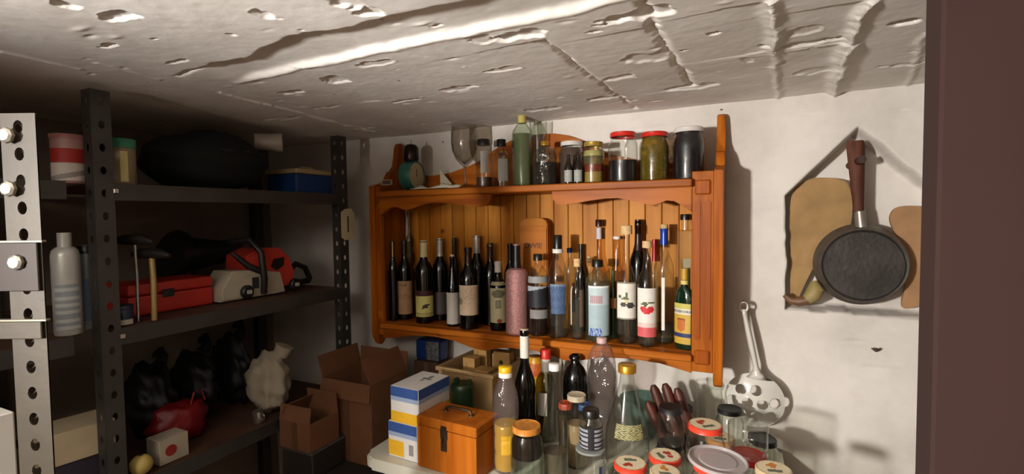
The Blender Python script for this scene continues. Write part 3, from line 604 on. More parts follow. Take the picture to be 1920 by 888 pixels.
jar(1113, 341, 268, -.110, 42, 'gold lidded jar with layered yellow and rust coloured contents', GLID, [(.28, mat('yellow_layer', '#8e7434', .4)), (.46, mat('rust_layer', '#6e2a10', .4)), (.66, glass('thin_syrup', '#cfc79a', body=.2, bcol='#a39b6c')), (.80, mat('pale_yellow_layer', '#a39a5a', .4))])
jar(1072, 339, 267, -.075, 48, 'jar of grey-brown preserve with flat white lid, behind two miniatures', WLID, [(.86, glass('murky_preserve', '#8a7468', body=.5, bcol='#6a564c'))])
for px, tx in ((1066, 'left-hand miniature brown liquor bottle with grey label before the white lidded jar'), (1084, 'right-hand miniature brown liquor bottle with grey label before the white lidded jar')):
    f, H_, R_ = place(px, 343, 290, Y=-.145, z=ZT, wpx=16); f.z = ZT
    vessel('bottle', tx, 'bottle', f, H_, R_, 'slope', BROWNG, ('cap', .93, 1.0, 1.3, DRED), [(.06, .46, 1.2, lambda u, v: '#7c7f7a' if rag(u*2, v*2) > .5 else '#a9aaa2')], None, 'miniature bottles')
# ornate dark decanter, vase behind, tall pale bottle
f, H_, R_ = place(1022, 346, 270, Y=-.110, z=ZT, wpx=45); f.z = ZT
ln = lambda a_, z_: 1+.05*math.sin(9*a_+90*z_)*math.sin(60*z_)
vessel('decanter', 'ornately moulded glass decanter with a metal clip stopper', 'decanter', f, H_, R_, [(0, 0), (.85, 0), (1, .03), (1, .5), (.97, .7), (.9, .82), (.55, .90), (.35, .93), (.33, 1)], G_RIPPLE, ('stopper', .95, 1.06, 1.1, GOLD), [], (.55, glass('dark_syrup', '#4a3020', body=.6, bcol='#2a1810')), TG, seg=54, lobes=ln)
f, H_, R_ = place(1010, 335, 229, Y=-.050, z=ZT, wpx=34); f.z = ZT
vessel('vase', 'plain clear glass vase standing behind the ornate decanter', 'vase', f, H_, R_, [(0, 0), (.8, 0), (.85, .03), (.8, .3), (.9, .7), (1, 1)], G_CLEAR, None, [], None, TG, True)
f, H_, R_ = place(980, 347, 210, Y=-.110, z=ZT, wpx=39); f.z = ZT
oct_ = lambda a_, z_: 1/math.cos(((a_+PI/8) % (PI/4))-PI/8)*.96
vessel('bottle', 'tall eight-sided pale green bottle with yellow cap, tallest thing on the cabinet top', 'bottle', f, H_, R_, [(0, 0), (.9, 0), (1, .015), (1, .70), (.9, .75), (.5, .83), (.36, .86), (.33, .99), (.33, 1)], G_GREENISH, ('cap', .845, 1.0, 1.25, mat('pale_yellow_cap', '#b9ab5e', .45)), [], (.70, glass('pale_green_syrup', '#a9b088', refl=.3, body=.35, bcol='#8f956c')), TG, seg=40, lobes=oct_)
f, H_, R_ = place(941, 346, 262, Y=-.115, z=ZT, wpx=35); f.z = ZT
vessel('bottle', 'small clear flask with black cap and brass neck ring', 'bottle', f, H_, R_, [(0, 0), (.9, 0), (1, .02), (1, .60), (.95, .68), (.6, .73), (.45, .78), (.42, 1)], G_CLEAR, [('cap', .86, 1.0, 1.2, BLK), ('neck_ring', .72, .75, 1.3, GOLD)], [(.12, .58, .55, '#a9aaa6', .15)], None, TG)
f, H_, R_ = place(908, 347, 262, Y=-.110, z=ZT, wpx=33); f.z = ZT
vessel('jar', 'narrow clear jar with a black screw lid beside the wine glass', 'jar', f, H_, R_, [(0, 0), (.9, 0), (1, .02), (1, .74), (.9, .82), (.72, .86), (.7, 1)], G_CLEAR, ('cap', .88, 1.0, 1.08, BLK), [(.30, .74, .45, '#9d9a92', .05)], (.22, mat('brown_sediment', '#4a2a18', .5)), TG)
# wine glass, large bowl
f, H_, R_ = place(872, 349, 236, Y=-.115, z=ZT, wpx=52); f.z = ZT
t = thing('wine_glass', 'large smoky wine glass on a thin stem', 'glass', f, 0, TG)
SM = glass('smoky_glass', '#e6e2dc', body=.04, bcol='#9a9288')
lathe('bowl', [(0, .34*H_), (.25*R_, .37*H_), (.66*R_, .47*H_), (.92*R_, .60*H_), (1*R_, .75*H_), (.94*R_, H_), (.92*R_, H_), (.97*R_, .75*H_), (.9*R_, .61*H_), (.6*R_, .49*H_), (0, .38*H_)], SM, t, 36)
lathe('stem', [(.035, 0), (.033, .003), (.006, .010), (.0035, .03), (.0035, .33*H_), (.008, .35*H_)], SM, t, 24)
# paper sheets, tag, clock
a = aY(790, 356, -.12); 
t = thing('paper_sheets', 'crumpled cream paper sheets fanned out beside the clock', 'paper', (a.x+.115, -.10, ZT))
bm = bmesh.new(); n = 14; G = [[bm.verts.new((-.08+.085*i/n, -.055+.085*j/6, .0015+.012*max(0, math.sin(2.4*i/n+.4*j))*(.4+.6*i/n)+(.018 if 6 < i < 10 else 0)*(j/6))) for i in range(n+1)] for j in range(7)]
for j in range(6):
    for i in range(n): bm.faces.new((G[j][i], G[j][i+1], G[j+1][i+1], G[j+1][i]))
o = frombm('sheet', bm, mat('cream_paper', '#cfc8b0', .8, var=.06), t, True); o.modifiers.new('s', 'SOLIDIFY').thickness = .0006
bm = bmesh.new(); vs = [bm.verts.new(p) for p in ((-.078, .040, .001), (-.085, .050, .075), (-.02, .052, .001))]; bm.faces.new(vs); o = frombm('sheet', bm, mat('cream_paper', '#cfc8b0', .8), t); o.modifiers.new('s', 'SOLIDIFY').thickness = .0008
a = aY(702, 352, -.15); b = aY(731, 355, -.15)
t = thing('tag_holder', 'small cream framed tag lying at the cabinet’s front left corner', 'tag', (-.027, -.158, 1.6225), .0)
w2 = .022; bm = bmesh.new()
for q in (((-w2, -.003, 0), (w2, .003, .003)), ((-w2, -.003, .016), (w2, .003, .019)), ((-w2, -.003, 0), (-w2+.004, .003, .019)), ((w2-.004, -.003, 0), (w2, .003, .019))): bm_box(bm, *q, .0005)
frombm('frame', bm, mat('cream_plastic', '#b9a88e', .5), t); box('card', (-w2+.003, .000, .002), (w2-.003, .002, .017), ink('#5a4436'), t, 0)
bm = bmesh.new(); n = 16; wv = lambda i, j: .0015+.011*abs(math.sin(.55*i))*(j/3)+(.010 if 9 < i < 13 else 0)*j/3
G = [[bm.verts.new((-.115+.19*i/n, -.088+.018*j/3+.003*math.sin(i), wv(i, j))) for i in range(n+1)] for j in range(4)]
for j in range(3):
    for i in range(n): bm.faces.new((G[j][i], G[j][i+1], G[j+1][i+1], G[j+1][i]))
o = frombm('sheet', bm, mat('cream_paper', '#cfc8b0', .8), bpy.data.objects['paper_sheets'], True); o.modifiers.new('s', 'SOLIDIFY').thickness = .0006
f = aY(762, 356, -.115); rr = .5*(aY(770, 308, -.115).z-ZT)
t = thing('alarm_clock', 'teal alarm clock with cream dial and dark bell on top', 'clock', (f.x+.016, -.105, ZT), 0)
ct = aY(772, 330, -.115); dirc = Vector((.99, .05, 0)); yaw = math.atan2(dirc.y, dirc.x)
t.rotation_euler = (0, 0, yaw)
rr = .049; M_ = Matrix.Rotation(PI/2, 4, 'Y')
def rotl(o, off=(0, 0, 0)):
    o.data.transform(Matrix.Translation(off) @ M_); return o
rotl(lathe('case', [(0, -.025), (rr*.9, -.025), (rr, -.020), (rr, .020), (rr*.96, .024), (rr*.9, .022)], mat('teal_enamel', '#2f6a5c', .4), t, 40), (0, 0, rr+.004))
rotl(lathe('dial', [(0, .019), (rr*.92, .019), (rr*.92, .0205), (0, .0205)], mat('cream_dial', '#b8ac8a', .5), t, 40), (0, 0, rr+.004))
box('hand', (.0207, -.001, rr+.004), (.0217, .001, rr+.026), BLK, t, 0); box('hand', (.0207, -.0012, rr-.002), (.0217, .0012, rr+.006), BLK, t, 0, Matrix.Rotation(.9, 3, 'X'))
for y_ in (-.02, .02): tube('foot', [(0, y_*.8, rr*.3), (0, y_*1.3, 0)], .003, BLK, t)
hb = aY(761, 270, -.115).z-ZT; lathe('bell', [(0, 2*rr+.001), (.008, 2*rr+.001), (.008, 2*rr+.005), (.024, 2*rr+.005), (.026, 2*rr+.010), (.025, hb-.014), (.017, hb-.004), (0, hb)], mat('dark_bell_metal', '#2c221c', .3, .7), t, 28)
tube('finial', [(0, 0, hb-.002), (0, 0, hb+.014)], .0022, mat('steel', '#a8a49c', .25, 1), t)
# ---------------------------------------------------------------- on the table
TBG = 'bottles and jars on the white table'
def tb(px, pym, pyt, Y, wpx):
    f = aY(px, pym, Y); top = aY(px, pyt, Y); f.z = TZ; return f, top.z-TZ, wpx/2*depth(f)/FPX*.97
def lidpos(px, py, wpx, Rm):
    t = Rm*2/wpx*FPX; return CP + ray(px, py)*t
def fruit(seed, tone='red'):
    r = random.Random(seed); c = {'red': '#a8341f', 'orange': '#c47a2c', 'brown': '#9a5a34'}[tone]; a0 = r.uniform(0, 6.3)
    bl = [(math.cos(a0)*.35+r.uniform(-.32, .32), math.sin(a0)*.35+r.uniform(-.22, .22), r.uniform(.12, .2)) for _ in range(5)]; gx, gy = -math.cos(a0)*.35, -math.sin(a0)*.35
    def f(u, v):
        for x, y, q in bl:
            if (u-x)**2+(v-y)**2 < q*q: return c
        du, dv = u-gx, v-gy; a, b = du*math.sin(a0)-dv*math.cos(a0), du*math.cos(a0)+dv*math.sin(a0)
        if abs(a) < .42 and abs(b) < .16: return '#5c6450'
        if .86 < u*u+v*v: return '#c9b592'
        return '#ded0ae'
    return f
# near-left group
YB_ = 'tall plastic oil bottle with yellow and white cap, yellow oil in its lower half'
f, H_, R_ = place(950, 881, 687, z=TZ, wpx=50); t, pr, ca = vessel('bottle', YB_, 'bottle', f, H_, R_, 'pet', G_PET, [('cap', .90, .945, 1.6, WCAP), ('cap', .945, 1.0, 1.6, mat('bright_yellow', '#d2a612', .4))], [(.20, .38, .75, lambda u, v: '#c59a1c' if rag(u, v) > .3 else '#b0801c', .35)], (.46, glass('yellow_oil', '#d8b52a', refl=.3, body=.7, bcol='#c9a01c')), TBG, seg=36)
f, H_, R_ = tb(985, 780, 617, -.30, 40); vessel('bottle', 'tall black wine bottle with long white capsule standing behind the oil bottle', 'bottle', f, H_, R_, [(0, 0), (.8, 0), (.97, .008), (1, .03), (1, .52), (.95, .58), (.72, .64), (.52, .69), (.42, .73), (.40, .94), (.43, .95), (.43, .99), (.36, 1)], DARKGLASS, [('capsule', .765, .945, 1.2, mat('white_capsule', '#d6d2c6', .5)), ('cork', .95, 1.0, 1.15, mat('pale_cork', '#b9a890', .7))], [], None, TBG)
f, H_, R_ = tb(1041, 860, 682, -.42, 50); vessel('bottle', 'clear cone-necked bottle with small white cap, half full, in front of the red capped one', 'bottle', f, H_, R_, 'cone', G_CLEAR, ('cap', .945, 1.0, 1.15, WCAP), [], (.27, mat('dull_olive_liquid', '#4a4433', .3)), TBG, seg=36)
f, H_, R_ = lidpos(987, 797, 58, .036), 0, .036; topz = f.z; f.z = TZ
jar(0, 0, 0, 0, 0, 'jar with mottled orange lid, clear liquid over dark fruit, in front of the oil bottle', mat('mottled_orange_lid', '#b8762c', .4, var=.3, scale=70), [(.52, WATER), (.86, glass('dark_fruit', '#4a3a30', body=.6, bcol='#2a2018'))], .013, base=(f, topz-TZ, .038), group=TBG)
f, H_, R_ = tb(1024, 790, 655, -.22, 32); vessel('bottle', 'bottle with round red cap and white neck sleeve', 'bottle', f, H_, R_*1.25, 'wine', G_OLIVE, [('cap', .90, 1.0, 1.5, RED), ('neck_sleeve', .74, .90, 1.35, WCAP)], [(.30, .55, .5, '#bdb8ae', -.4)], (.5, WATER), TBG)
f, H_, R_ = tb(1005, 790, 668, -.14, 26); vessel('bottle', 'yellow squeezy bottle with red printed splash, mostly hidden behind the white capsule bottle', 'bottle', f, H_, R_*1.4, [(0, 0), (.9, 0), (1, .02), (1, .82), (.9, .90), (.7, .96), (.7, 1)], mat('mustard_plastic', '#c08c16', .4), ('cap', .94, 1.0, 1.0, mat('dull_brown_cap', '#8a5a2a', .4)), [(.74, .92, .8, lambda u, v: '#b03a14' if rag(u, v) > .35 else '#c08c16')], None, TBG)
f, H_, R_ = tb(1079, 760, 665, -.19, 50); vessel('bottle', 'squat near-black medicine bottle with flared lip', 'bottle', f, H_, R_, [(0, 0), (.85, 0), (1, .02), (1, .70), (.93, .78), (.62, .86), (.38, .90), (.34, .94), (.47, .955), (.47, .98), (.36, 1)], BLACKG, None, [], None, TBG)
f = aY(1079, 690, -.06); box('paper_card', (f.x-.045, -.035, f.z-.16), (f.x+.04, -.0325, f.z+.045), mat('white_card', '#cfc9c0', .7), None, 0)
tag(bpy.data.objects['paper_card'], 'white card propped on the wall behind the black medicine bottle', 'card')
f = aY(1049, 690, -.06); o = box('wooden_stick', (f.x-.004, -.05, TZ), (f.x+.004, -.045, f.z+.045), mat('pale_stick', '#b5ac98', .7), None, .001); tag(o, 'thin pale flat stick upright beside the black medicine bottle', 'stick')
jl = CP+ray(1081, 740)*1.24; jar(0, 0, 0, 0, 0, 'jar with cream lid in front of the black medicine bottle', mat('cream_lid', '#c3b59c', .4), [(.6, mat('tan_contents', '#9a8360', .6))], .012, base=(Vector((jl.x, jl.y, TZ)), jl.z-TZ, .027), group=TBG)
j2 = CP+ray(1060, 755)*1.30; jar(0, 0, 0, 0, 0, 'small jar with red and yellow lid', mat('red_orange_lid', '#a8401c', .4, var=.35, scale=40), [(.7, glass('beige_preserve', '#c9b596', body=.5, bcol='#a8926c'))], .014, base=(Vector((j2.x, j2.y, TZ)), j2.z-TZ, .021), group=TBG)
j3 = CP+ray(1095, 757)*1.33; jar(0, 0, 0, 0, 0, 'small jar with blue lid', mat('blue_lid', '#3f5f9f', .4), [(.7, glass('beige_preserve', '#c9b596', body=.5, bcol='#a8926c'))], .014, base=(Vector((j3.x, j3.y, TZ)), j3.z-TZ, .020), group=TBG)
# crumpled big bottle
f, H_, R_ = tb(1129, 800, 633, -.245, 52); wob = lambda a_, z_: 1+.05*math.sin(3*a_+40*z_)+.035*math.sin(7*a_-75*z_)
vessel('bottle', 'large crumpled clear plastic water bottle with pink cap, tallest in the middle of the table', 'bottle', f, H_, R_, [(0, 0), (.75, 0), (.95, .015), (1, .05), (1, .30), (.93, .34), (.97, .40), (.88, .48), (.86, .56), (1, .66), (1.02, .76), (.95, .84), (.7, .905), (.40, .945), (.26, .965), (.26, 1)], G_PET, ('cap', .955, 1.0, 1.45, mat('pink_cap', '#b99a96', .45)), [], None, TBG, seg=44, lobes=wob)
# upside-down spice jar on a labelled jar
j = lidpos(1110, 838, 50, .031); b_ = Vector((j.x-.004, j.y, TZ)); Hj = j.z-TZ-.006
t, hh1, _ = jar(0, 0, 0, 0, 0, 'wide clear jar with a small white and blue label, under the black lidded shaker', None, None, base=(b_, Hj, .034), group=TBG, prof='tumbler')
lathe('lid', [(0, Hj-.001), (.034, Hj-.001), (.034, Hj+.004), (0, Hj+.004)], glass('dull_lid', '#c9ccc8', body=.6, bcol='#a7aba8'), t)
curved_label(t, lambda z: .0345, .018, .062, camang(b_)-.35, .62, lambda u, v: '#2e3550' if u < .16 else '#7f8aa8' if u < .30 else '#cfcfc8' if u < .66 else '#a9adb0')
top = aY(1110, 767, b_.y).z
t, pr, ca = vessel('shaker', 'clear shaker with black lid and black and silver striped band, standing on a jar', 'jar', Vector((b_.x+.002, b_.y, j.z)), top-j.z, .0265, [(0, 0), (.9, 0), (1, .03), (1, .62), (.95, .70), (.72, .78), (.70, 1)], G_CLEAR, ('lid', .80, 1.0, 1.05, BLK), [(.04, .60, 1.5, lambda u, v: '#17181c' if (abs(u-.5) < .10 or (v*5) % 1 > .62 or v < .05 or (u < .2 and v < .6 and int(v*9) % 2)) else '#8f9097')], None, TBG)
# conical carafe, with gold cap, and the teal rimmed bowl behind
f, H_, R_ = tb(1176, 850, 683, -.325, 82); vessel('carafe', 'broad conical glass carafe with narrow neck and gold cap', 'bottle', f, H_, R_, 'carafe', G_CLEAR, ('cap', .93, 1.0, 1.2, GOLD), [(.40, .52, .7, lambda u, v: '#8f8a5c' if rag(u, v) > .3 else None, .1)], (.05, WATER), TBG, seg=40)
f = aY(1210, 760, -.09); t = thing('glass_bowl', 'pale teal glass bowl behind the conical carafe', 'bowl', (f.x-.01, -.09, TZ), 0, TBG)
lathe('bowl_body', [(.02, 0), (.035, .004), (.055, .05), (.062, .11), (.060, .11), (.052, .052), (.030, .009), (0, .009)], glass('teal_glass', '#b7cfc9', body=.25, bcol='#8fa8a0'), t, 40)
# red-brown pronged rack
f = aY(1262, 770, -.18); t = thing('wooden_trivet', 'red-brown wooden pronged trivet leaning beside the wall', 'trivet', (f.x, -.178, TZ), .0)
RB = mat('red_brown_wood', '#4c2013', .5, var=.25, scale=30, bump=.2)
zt = aY(1262, 724, -.18).z-TZ
for k, (dx, zz, lean) in enumerate([(-.052, zt-.008, -.012), (-.022, zt, -.004), (.008, zt-.008, .004)]):
    tube('prong', [(dx+.05, .012, .014), (dx+.03, .008, zz*.5), (dx+.004, .006, zz-.012), (dx, .006, zz)], [.013, .014, .013, .007], RB, t, 8)
for k, (dx, zz) in enumerate([(-.062, zt-.045), (-.016, zt-.055)]):
    tube('prong', [(dx+.055, -.012, .014), (dx+.03, -.014, zz*.5), (dx+.004, -.018, zz-.01), (dx, -.018, zz)], [.012, .013, .013, .007], RB, t, 8)
box('crossbar', (-.030, -.018, 0), (.065, .018, .03), RB, t, .004)
# the clear jar by the cabinet's post
f, H_, R_ = tb(1330, 790, 716, -.075, 50); t = thing('jar', 'tall open clear jar with thick rim under the cabinet’s right post', 'jar', f, 0, TBG)
lathe('glass_body', [(r*R_, z*H_) for r, z in PROF['tumbler']], G_CLEAR, t, 36)
lathe('rim_ring', [(R_*1.0, H_-.010), (R_*1.07, H_-.006), (R_*1.0, H_-.001)], G_CLEAR, t, 36)
# lidded jars at the right
def lj(px, py, wpx, Rm, label, lidm, art=None, zb=TZ, contents=None, lid_h=.011, dx=0, dy=0, minH=.05):
    p = lidpos(px, py, wpx, Rm); H_ = max(p.z-zb, minH); return jar(0, 0, 0, 0, 0, label, lidm, contents, lid_h, 1.0/ .84*1.0*.86, base=(Vector((p.x+dx, p.y+dy, zb)), H_, Rm/.86), group='lidded jars crowded on the table', topart=art), Vector((p.x+dx, p.y+dy, zb+H_))
BL = mat('matte_black_lid', '#1c1a1b', .45, var=.1)
lj(1182, 868, 60, .0350, 'jar whose cream lid with red rim shows a red berry sprig, nearest the carafe', ORIM, fruit(3))
lj(1259, 856, 59, .0350, 'jar whose red-rimmed cream lid shows bright red cherries, in front of the stacked black lids', ORIM, fruit(8), dx=-.014)
lj(1247, 884, 56, .0310, 'jar with cream rimmed lid printed with yellow fruit at the bottom edge of the photo', mat('cream_rim', '#c9b48c', .4), fruit(12, 'orange'))
lj(1317, 795, 60, .0350, 'tall jar with orange-red rim lid printed with an orange flower, left of the open jar', ORIM, fruit(21, 'red'), contents=None, dx=.006)
lj(1350, 820, 52, .0330, 'jar with orange fruit on a cream lid, partly behind the upturned glass jar', mat('peach_rim', '#b9814e', .4), fruit(5, 'orange'))
(tj, tjt) = lj(1325, 868, 66, .0350, 'jar with red-rimmed lid lying under the big translucent lid', ORIM, fruit(9), dx=.01, dy=.0)
lj(1412, 872, 62, .0310, 'jar with cream lid showing yellow pears, at the right under the upturned jar', mat('cream_rim', '#c9b48c', .4), fruit(14, 'orange'), dx=.034)
(bj, bt) = lj(1256, 830, 46, .0300, 'jar with black lid carrying a second black lidded jar', BL, None)
jar(0, 0, 0, 0, 0, 'upper of the two stacked black lidded jars', BL, None, .012, base=(Vector((bt.x+.002, bt.y, bt.z+.0015)), lidpos(1259, 786, 48, .0300).z-bt.z+.01, .032), group='lidded jars crowded on the table')
lj(1289, 775, 42, .0300, 'dark brown lid with an orange oval on top, below the pronged trivet', mat('dark_brown_lid', '#3a1c10', .4), lambda u, v: '#b87a3c' if (u+.1)**2/.16+(v)**2/.10 < 1 else '#33180e', dx=-.02, dy=.045)
lj(1352, 777, 44, .0290, 'small jar with black lid just left of the skimmer bowl', BL, None, dx=.018, dy=.05)
lj(1430, 822, 48, .0300, 'jar with black lid right of the upturned glass jar', BL, None)
lj(1436, 845, 44, .0280, 'low jar with black lid at the table’s right end', BL, None, dx=-.01, dy=.085)
(rj, rt) = lj(1402, 852, 66, .0370, 'jar with bright red lid carrying an upturned clear jar', mat('bright_red_lid', '#b8241a', .4), None)
p = lidpos(1403, 777, 68, .040); t = thing('jar', 'clear jar turned upside down on a red lid in front of the skimmer', 'jar', (rt.x, rt.y, rt.z+.0015), 0, 'lidded jars crowded on the table')
hj = max(p.z-rt.z, .06); q = [(r*.0385, z*hj) for r, z in PROF['jar']]; q = [(r, hj-z) for r, z in q[::-1]]; lathe('glass_body', q+[(0, hj)], G_CLEAR, t, 36); lathe('rim_ring', [(.036, .001), (.0385, .004), (.036, .008)], G_CLEAR, t, 36)
t = thing('plastic_disc', 'large translucent plastic tub lid resting on the jar lids', 'lid', (tjt.x+.010, tjt.y+.002, tjt.z+.0055), 0, rot=(.03, .05, .2))
lathe('lid_disc', [(0, .004), (.034, .004), (.036, .002), (.050, .002), (.0525, .0065), (.055, .0065), (.056, 0), (.054, -.001), (.0535, .0045), (.0515, .0045), (.050, .0), (0, .0)], G_FROST, t, 48)

# boxes on the table
def quadbox(name, label, cat, corners, z0, z1, m, kids=True, off=(0, 0)):
    P = [aZ(x, y, z1) for x, y in corners]; a = P[0]; t = thing(name, label, cat, (a.x+off[0], a.y+off[1], z0)); t.rotation_euler = (0, 0, math.atan2(P[1].y-a.y, P[1].x-a.x))
    w_ = (P[1]-a).length; u = (P[1]-a).normalized(); d_ = abs((P[3]-a).dot(Vector((-u.y, u.x, 0)))); return t, w_, d_
Q_ = [aZ(*q, TZ+.132) for q in ((781, 778), (892, 804))]; CFL = Q_[0]; CANG = math.atan2(Q_[1].y-Q_[0].y, Q_[1].x-Q_[0].x)
# two copier paper cartons
PWm = mat('carton_white', '#cfccc6', .6, var=.04); PB = ink('#2b4a86'); PL = ink('#8d9db8'); PY = ink('#d9a61c')
a = aZ(718, 731, 1.070); b = aZ(768, 744, 1.070); c = aZ(769, 708, 1.070)
for k, (txt, dx, dy) in enumerate([('lower white blue and yellow paper carton on the table’s left end', -.01, -.012), ('upper white blue and yellow paper carton, a small emblem on its top', 0, 0)]):
    w_ = (b-a).length*.9; d_ = (c-a).length; dx -= .014; u = (b-a).normalized(); ang = math.atan2(u.y, u.x); hb = .094
    ang = CANG; w_, d_ = .098-.004*k, .135; u = Vector((math.cos(ang), math.sin(ang), 0)); n_ = Vector((-u.y, u.x, 0)); o_ = CFL-u*(w_+.004+.004*(1-k))+n_*(.010+.003*k)
    t = thing('paper_carton', txt, 'box', (o_.x, o_.y, TZ+k*(hb+.0008)), ang, 'paper cartons on the table')
    box('carton_body', (0, 0, 0), (w_, d_, hb), PWm, t, .001)
    for x0_, y0_, x1_, y1_, ax in ((0, 0, w_, 0, 'f'), (0, 0, 0, d_, 'l'), (w_, 0, w_, d_, 'r')):
        for z0, z1, cm in ((hb*.72, hb*.995, PB), (hb*.60, hb*.72, PL), (hb*.0 if k else hb*.05, hb*.30 if k else hb*.48, PY)):
            e = .0006
            if cm is PY and k == 0 and ax == 'f': x1q = w_*.55
            else: x1q = x1_
            if ax == 'f': box('print_band', (x0_+.001, -e, z0), (x1q-.001, 0, z1), cm, t, 0)
            elif ax == 'l': box('print_band', (-e, .001, z0), (0, d_-.001, z1), cm, t, 0)
            else: box('print_band', (w_, .001, z0), (w_+e, d_-.001, z1), cm, t, 0)
    if k == 0:
        for q in range(7): box('print_mark', (w_*(.72+q*.022), -.0008, hb*.15), (w_*(.73+q*.022), 0, hb*.45), ink('#6f6c68'), t, 0)
    else:
        bm = bmesh.new()
        for (cx, cy, r1, r2) in ((.05, .085, .010, .006), (.058, .10, .006, .012), (.066, .082, .008, .005), (.05, .07, .004, .009)):
            vs = [bm.verts.new((cx+r1*math.cos(i*PI/6), cy+r2*math.sin(i*PI/6), hb+.0005)) for i in range(12)]; bm.faces.new(vs)
        frombm('print_mark', bm, ink('#6d6f6a'), t)
# varnished wooden chest
z1 = TZ+.132; P = [aZ(*q, z1) for q in ((781, 778), (892, 804), (924, 752), (834, 741))]; u = (P[1]-P[0]).normalized(); w_ = (P[1]-P[0]).length; d_ = abs((P[3]-P[0]).dot(Vector((-u.y, u.x, 0))))
d_ = .105
t = thing('wooden_chest', 'small varnished orange wooden chest with iron hasp and top handle', 'chest', (P[0].x, P[0].y, TZ), math.atan2(u.y, u.x))
CW = wood('chest_pine', '#9a4f12', '#b8691f', 'z', 6, .4, .2); hc = z1-TZ; th = .010; hl = hc-.026
box('front_panel', (0, 0, 0), (w_, th, hl), CW, t, .0015); box('back_panel', (0, d_-th, 0), (w_, d_, hl), CW, t, .0015); box('side_panel', (0, th, 0), (th, d_-th, hl), CW, t, .001); box('side_panel', (w_-th, th, 0), (w_, d_-th, hl), CW, t, .001); box('bottom_panel', (th, th, 0), (w_-th, d_-th, .008), CW, t, .001)
o = box('lid', (-.001, -.001, hl+.001), (w_+.001, d_+.001, hc), CW, t, .003); IR = mat('old_iron', '#4a3a2c', .45, .7, var=.3, scale=60)
box('hasp', (w_*.43, -.004, hc-.075), (w_*.43+.017, -.001, hc-.012), IR, t, .001); box('hasp_plate', (w_*.43-.002, -.0025, hc-.045), (w_*.43+.019, -.0008, hc-.022), IR, t, .0005); tube('staple', [(w_*.43+.008, -.003, hc-.052), (w_*.43+.008, -.010, hc-.048), (w_*.43+.008, -.010, hc-.040), (w_*.43+.008, -.003, hc-.036)], .0018, IR, t)
tube('handle', [(w_*.28, d_*.55, hc), (w_*.29, d_*.55, hc+.009), (w_*.34, d_*.55, hc+.012), (w_*.66, d_*.55, hc+.012), (w_*.71, d_*.55, hc+.009), (w_*.72, d_*.55, hc)], .0036, IR, t)
for q in (.28, .72): lathe('handle_rosette', [(0, hc), (.008, hc), (.007, hc+.002), (0, hc+.003)], IR, t, 14, (w_*q, d_*.55, 0))
# beige crate of wooden offcuts, blue packet, green tub
zr = 1.05; P = [aZ(*q, zr) for q in ((806, 694), (909, 712), (950, 664), (850, 650))]; P[2].y = min(P[2].y, -.03); P[3].y = min(P[3].y, -.03)
u = (P[1]-P[0]).normalized(); w_ = (P[1]-P[0]).length; ang = math.atan2(u.y, u.x); nn = Vector((-u.y, u.x, 0)); d_ = min((P[3]-P[0]).dot(nn), .20)
t = thing('plastic_crate', 'beige plastic crate holding wooden offcuts, at the back of the table', 'crate', (P[0].x, P[0].y+.045, TZ), ang); BG = mat('beige_plastic', '#a98a5e', .5, var=.08); hc = zr-TZ
for nm, a_, b_ in (('side_wall', (0, 0, 0), (w_, .005, hc)), ('side_wall', (0, d_-.005, 0), (w_, d_, hc)), ('side_wall', (0, .005, 0), (.005, d_-.005, hc)), ('side_wall', (w_-.005, .005, 0), (w_, d_-.005, hc)), ('crate_bottom', (.005, .005, 0), (w_-.005, d_-.005, .006))): box(nm, a_, b_, BG, t, .001)
for a_, b_ in (((-.007, -.007, hc-.012), (w_+.007, .004, hc)), ((-.007, d_-.004, hc-.012), (w_+.007, d_+.007, hc)), ((-.007, .004, hc-.012), (.004, d_-.004, hc)), ((w_-.004, .004, hc-.012), (w_+.007, d_-.004, hc))): box('rim', a_, b_, BG, t, .002)
OFF = wood('offcut_pine', '#a07a48', '#bb955c', 'x', 6, .7, 0, False); base = t.location
for k, (x, y, sx, sy, sz, txt) in enumerate([(.035, .10, .045, .035, hc+.01, 'short square wooden block standing in the crate'), (.12, .15, .06, .035, hc+.028, 'upright wooden offcut with a knot hole at the back of the crate'), (.095, .075, .055, .05, hc-.012, 'wooden cube in the middle of the crate'), (.03, .17, .05, .03, hc+.030, 'tall pale wooden plank in the back corner of the crate')]):
    c_ = Vector((x*math.cos(ang)-y*math.sin(ang), x*math.sin(ang)+y*math.cos(ang), 0))+base
    q = thing('wood_offcut', txt, 'wood', (c_.x, c_.y, TZ+.0065), ang, 'wooden offcuts in the crate'); box('block', (0, -sy/2, 0), (sx, sy/2, sz-.0065), OFF, q, .002)
    if 'knot' in txt: lathe('knot_hole', [(0, 0), (.007, 0), (.007, .001), (0, .001)], ink('#2a1c10'), q, 12).data.transform(Matrix.Translation((sx*.5, -sy/2, sz-.04)) @ Matrix.Rotation(PI/2, 4, 'X'))
    else: box('saw_cut', (sx*.3, -sy/2-.0006, .02), (sx*.34, -sy/2, sz-.02), ink('#7a5a34'), q, 0)
a = aY(792, 668, -.06); b = aY(835, 636, -.06)
tt = thing('carton', 'narrow dark brown carton standing behind the paper cartons', 'box', ((a.x+b.x)/2, -.075, TZ)); KB = mat('kraft_board', '#6e472b', .85, var=.1, scale=20)
hw = (b.x-a.x)/2; box('carton_body', (-hw, -.035, 0), (hw, .05, a.z-TZ-.001), mat('dark_kraft', '#4a2e1e', .85), tt, .001); box('tape', (-.008, -.0355, 0), (.008, -.035, a.z-TZ-.002), ink('#5a4a3a'), tt, 0)
q = thing('packet', 'blue and silver foil packet on the narrow carton under the cabinet', 'packet', ((a.x+b.x)/2, -.07, a.z))
bm = bmesh.new(); bm_box(bm, (-hw, -.03, 0), (hw, .03, b.z-a.z), .008, None, 2); frombm('packet_body', bm, mat('blue_foil', '#1d3a78', .3, .3, bump=.5, bscale=70), q)
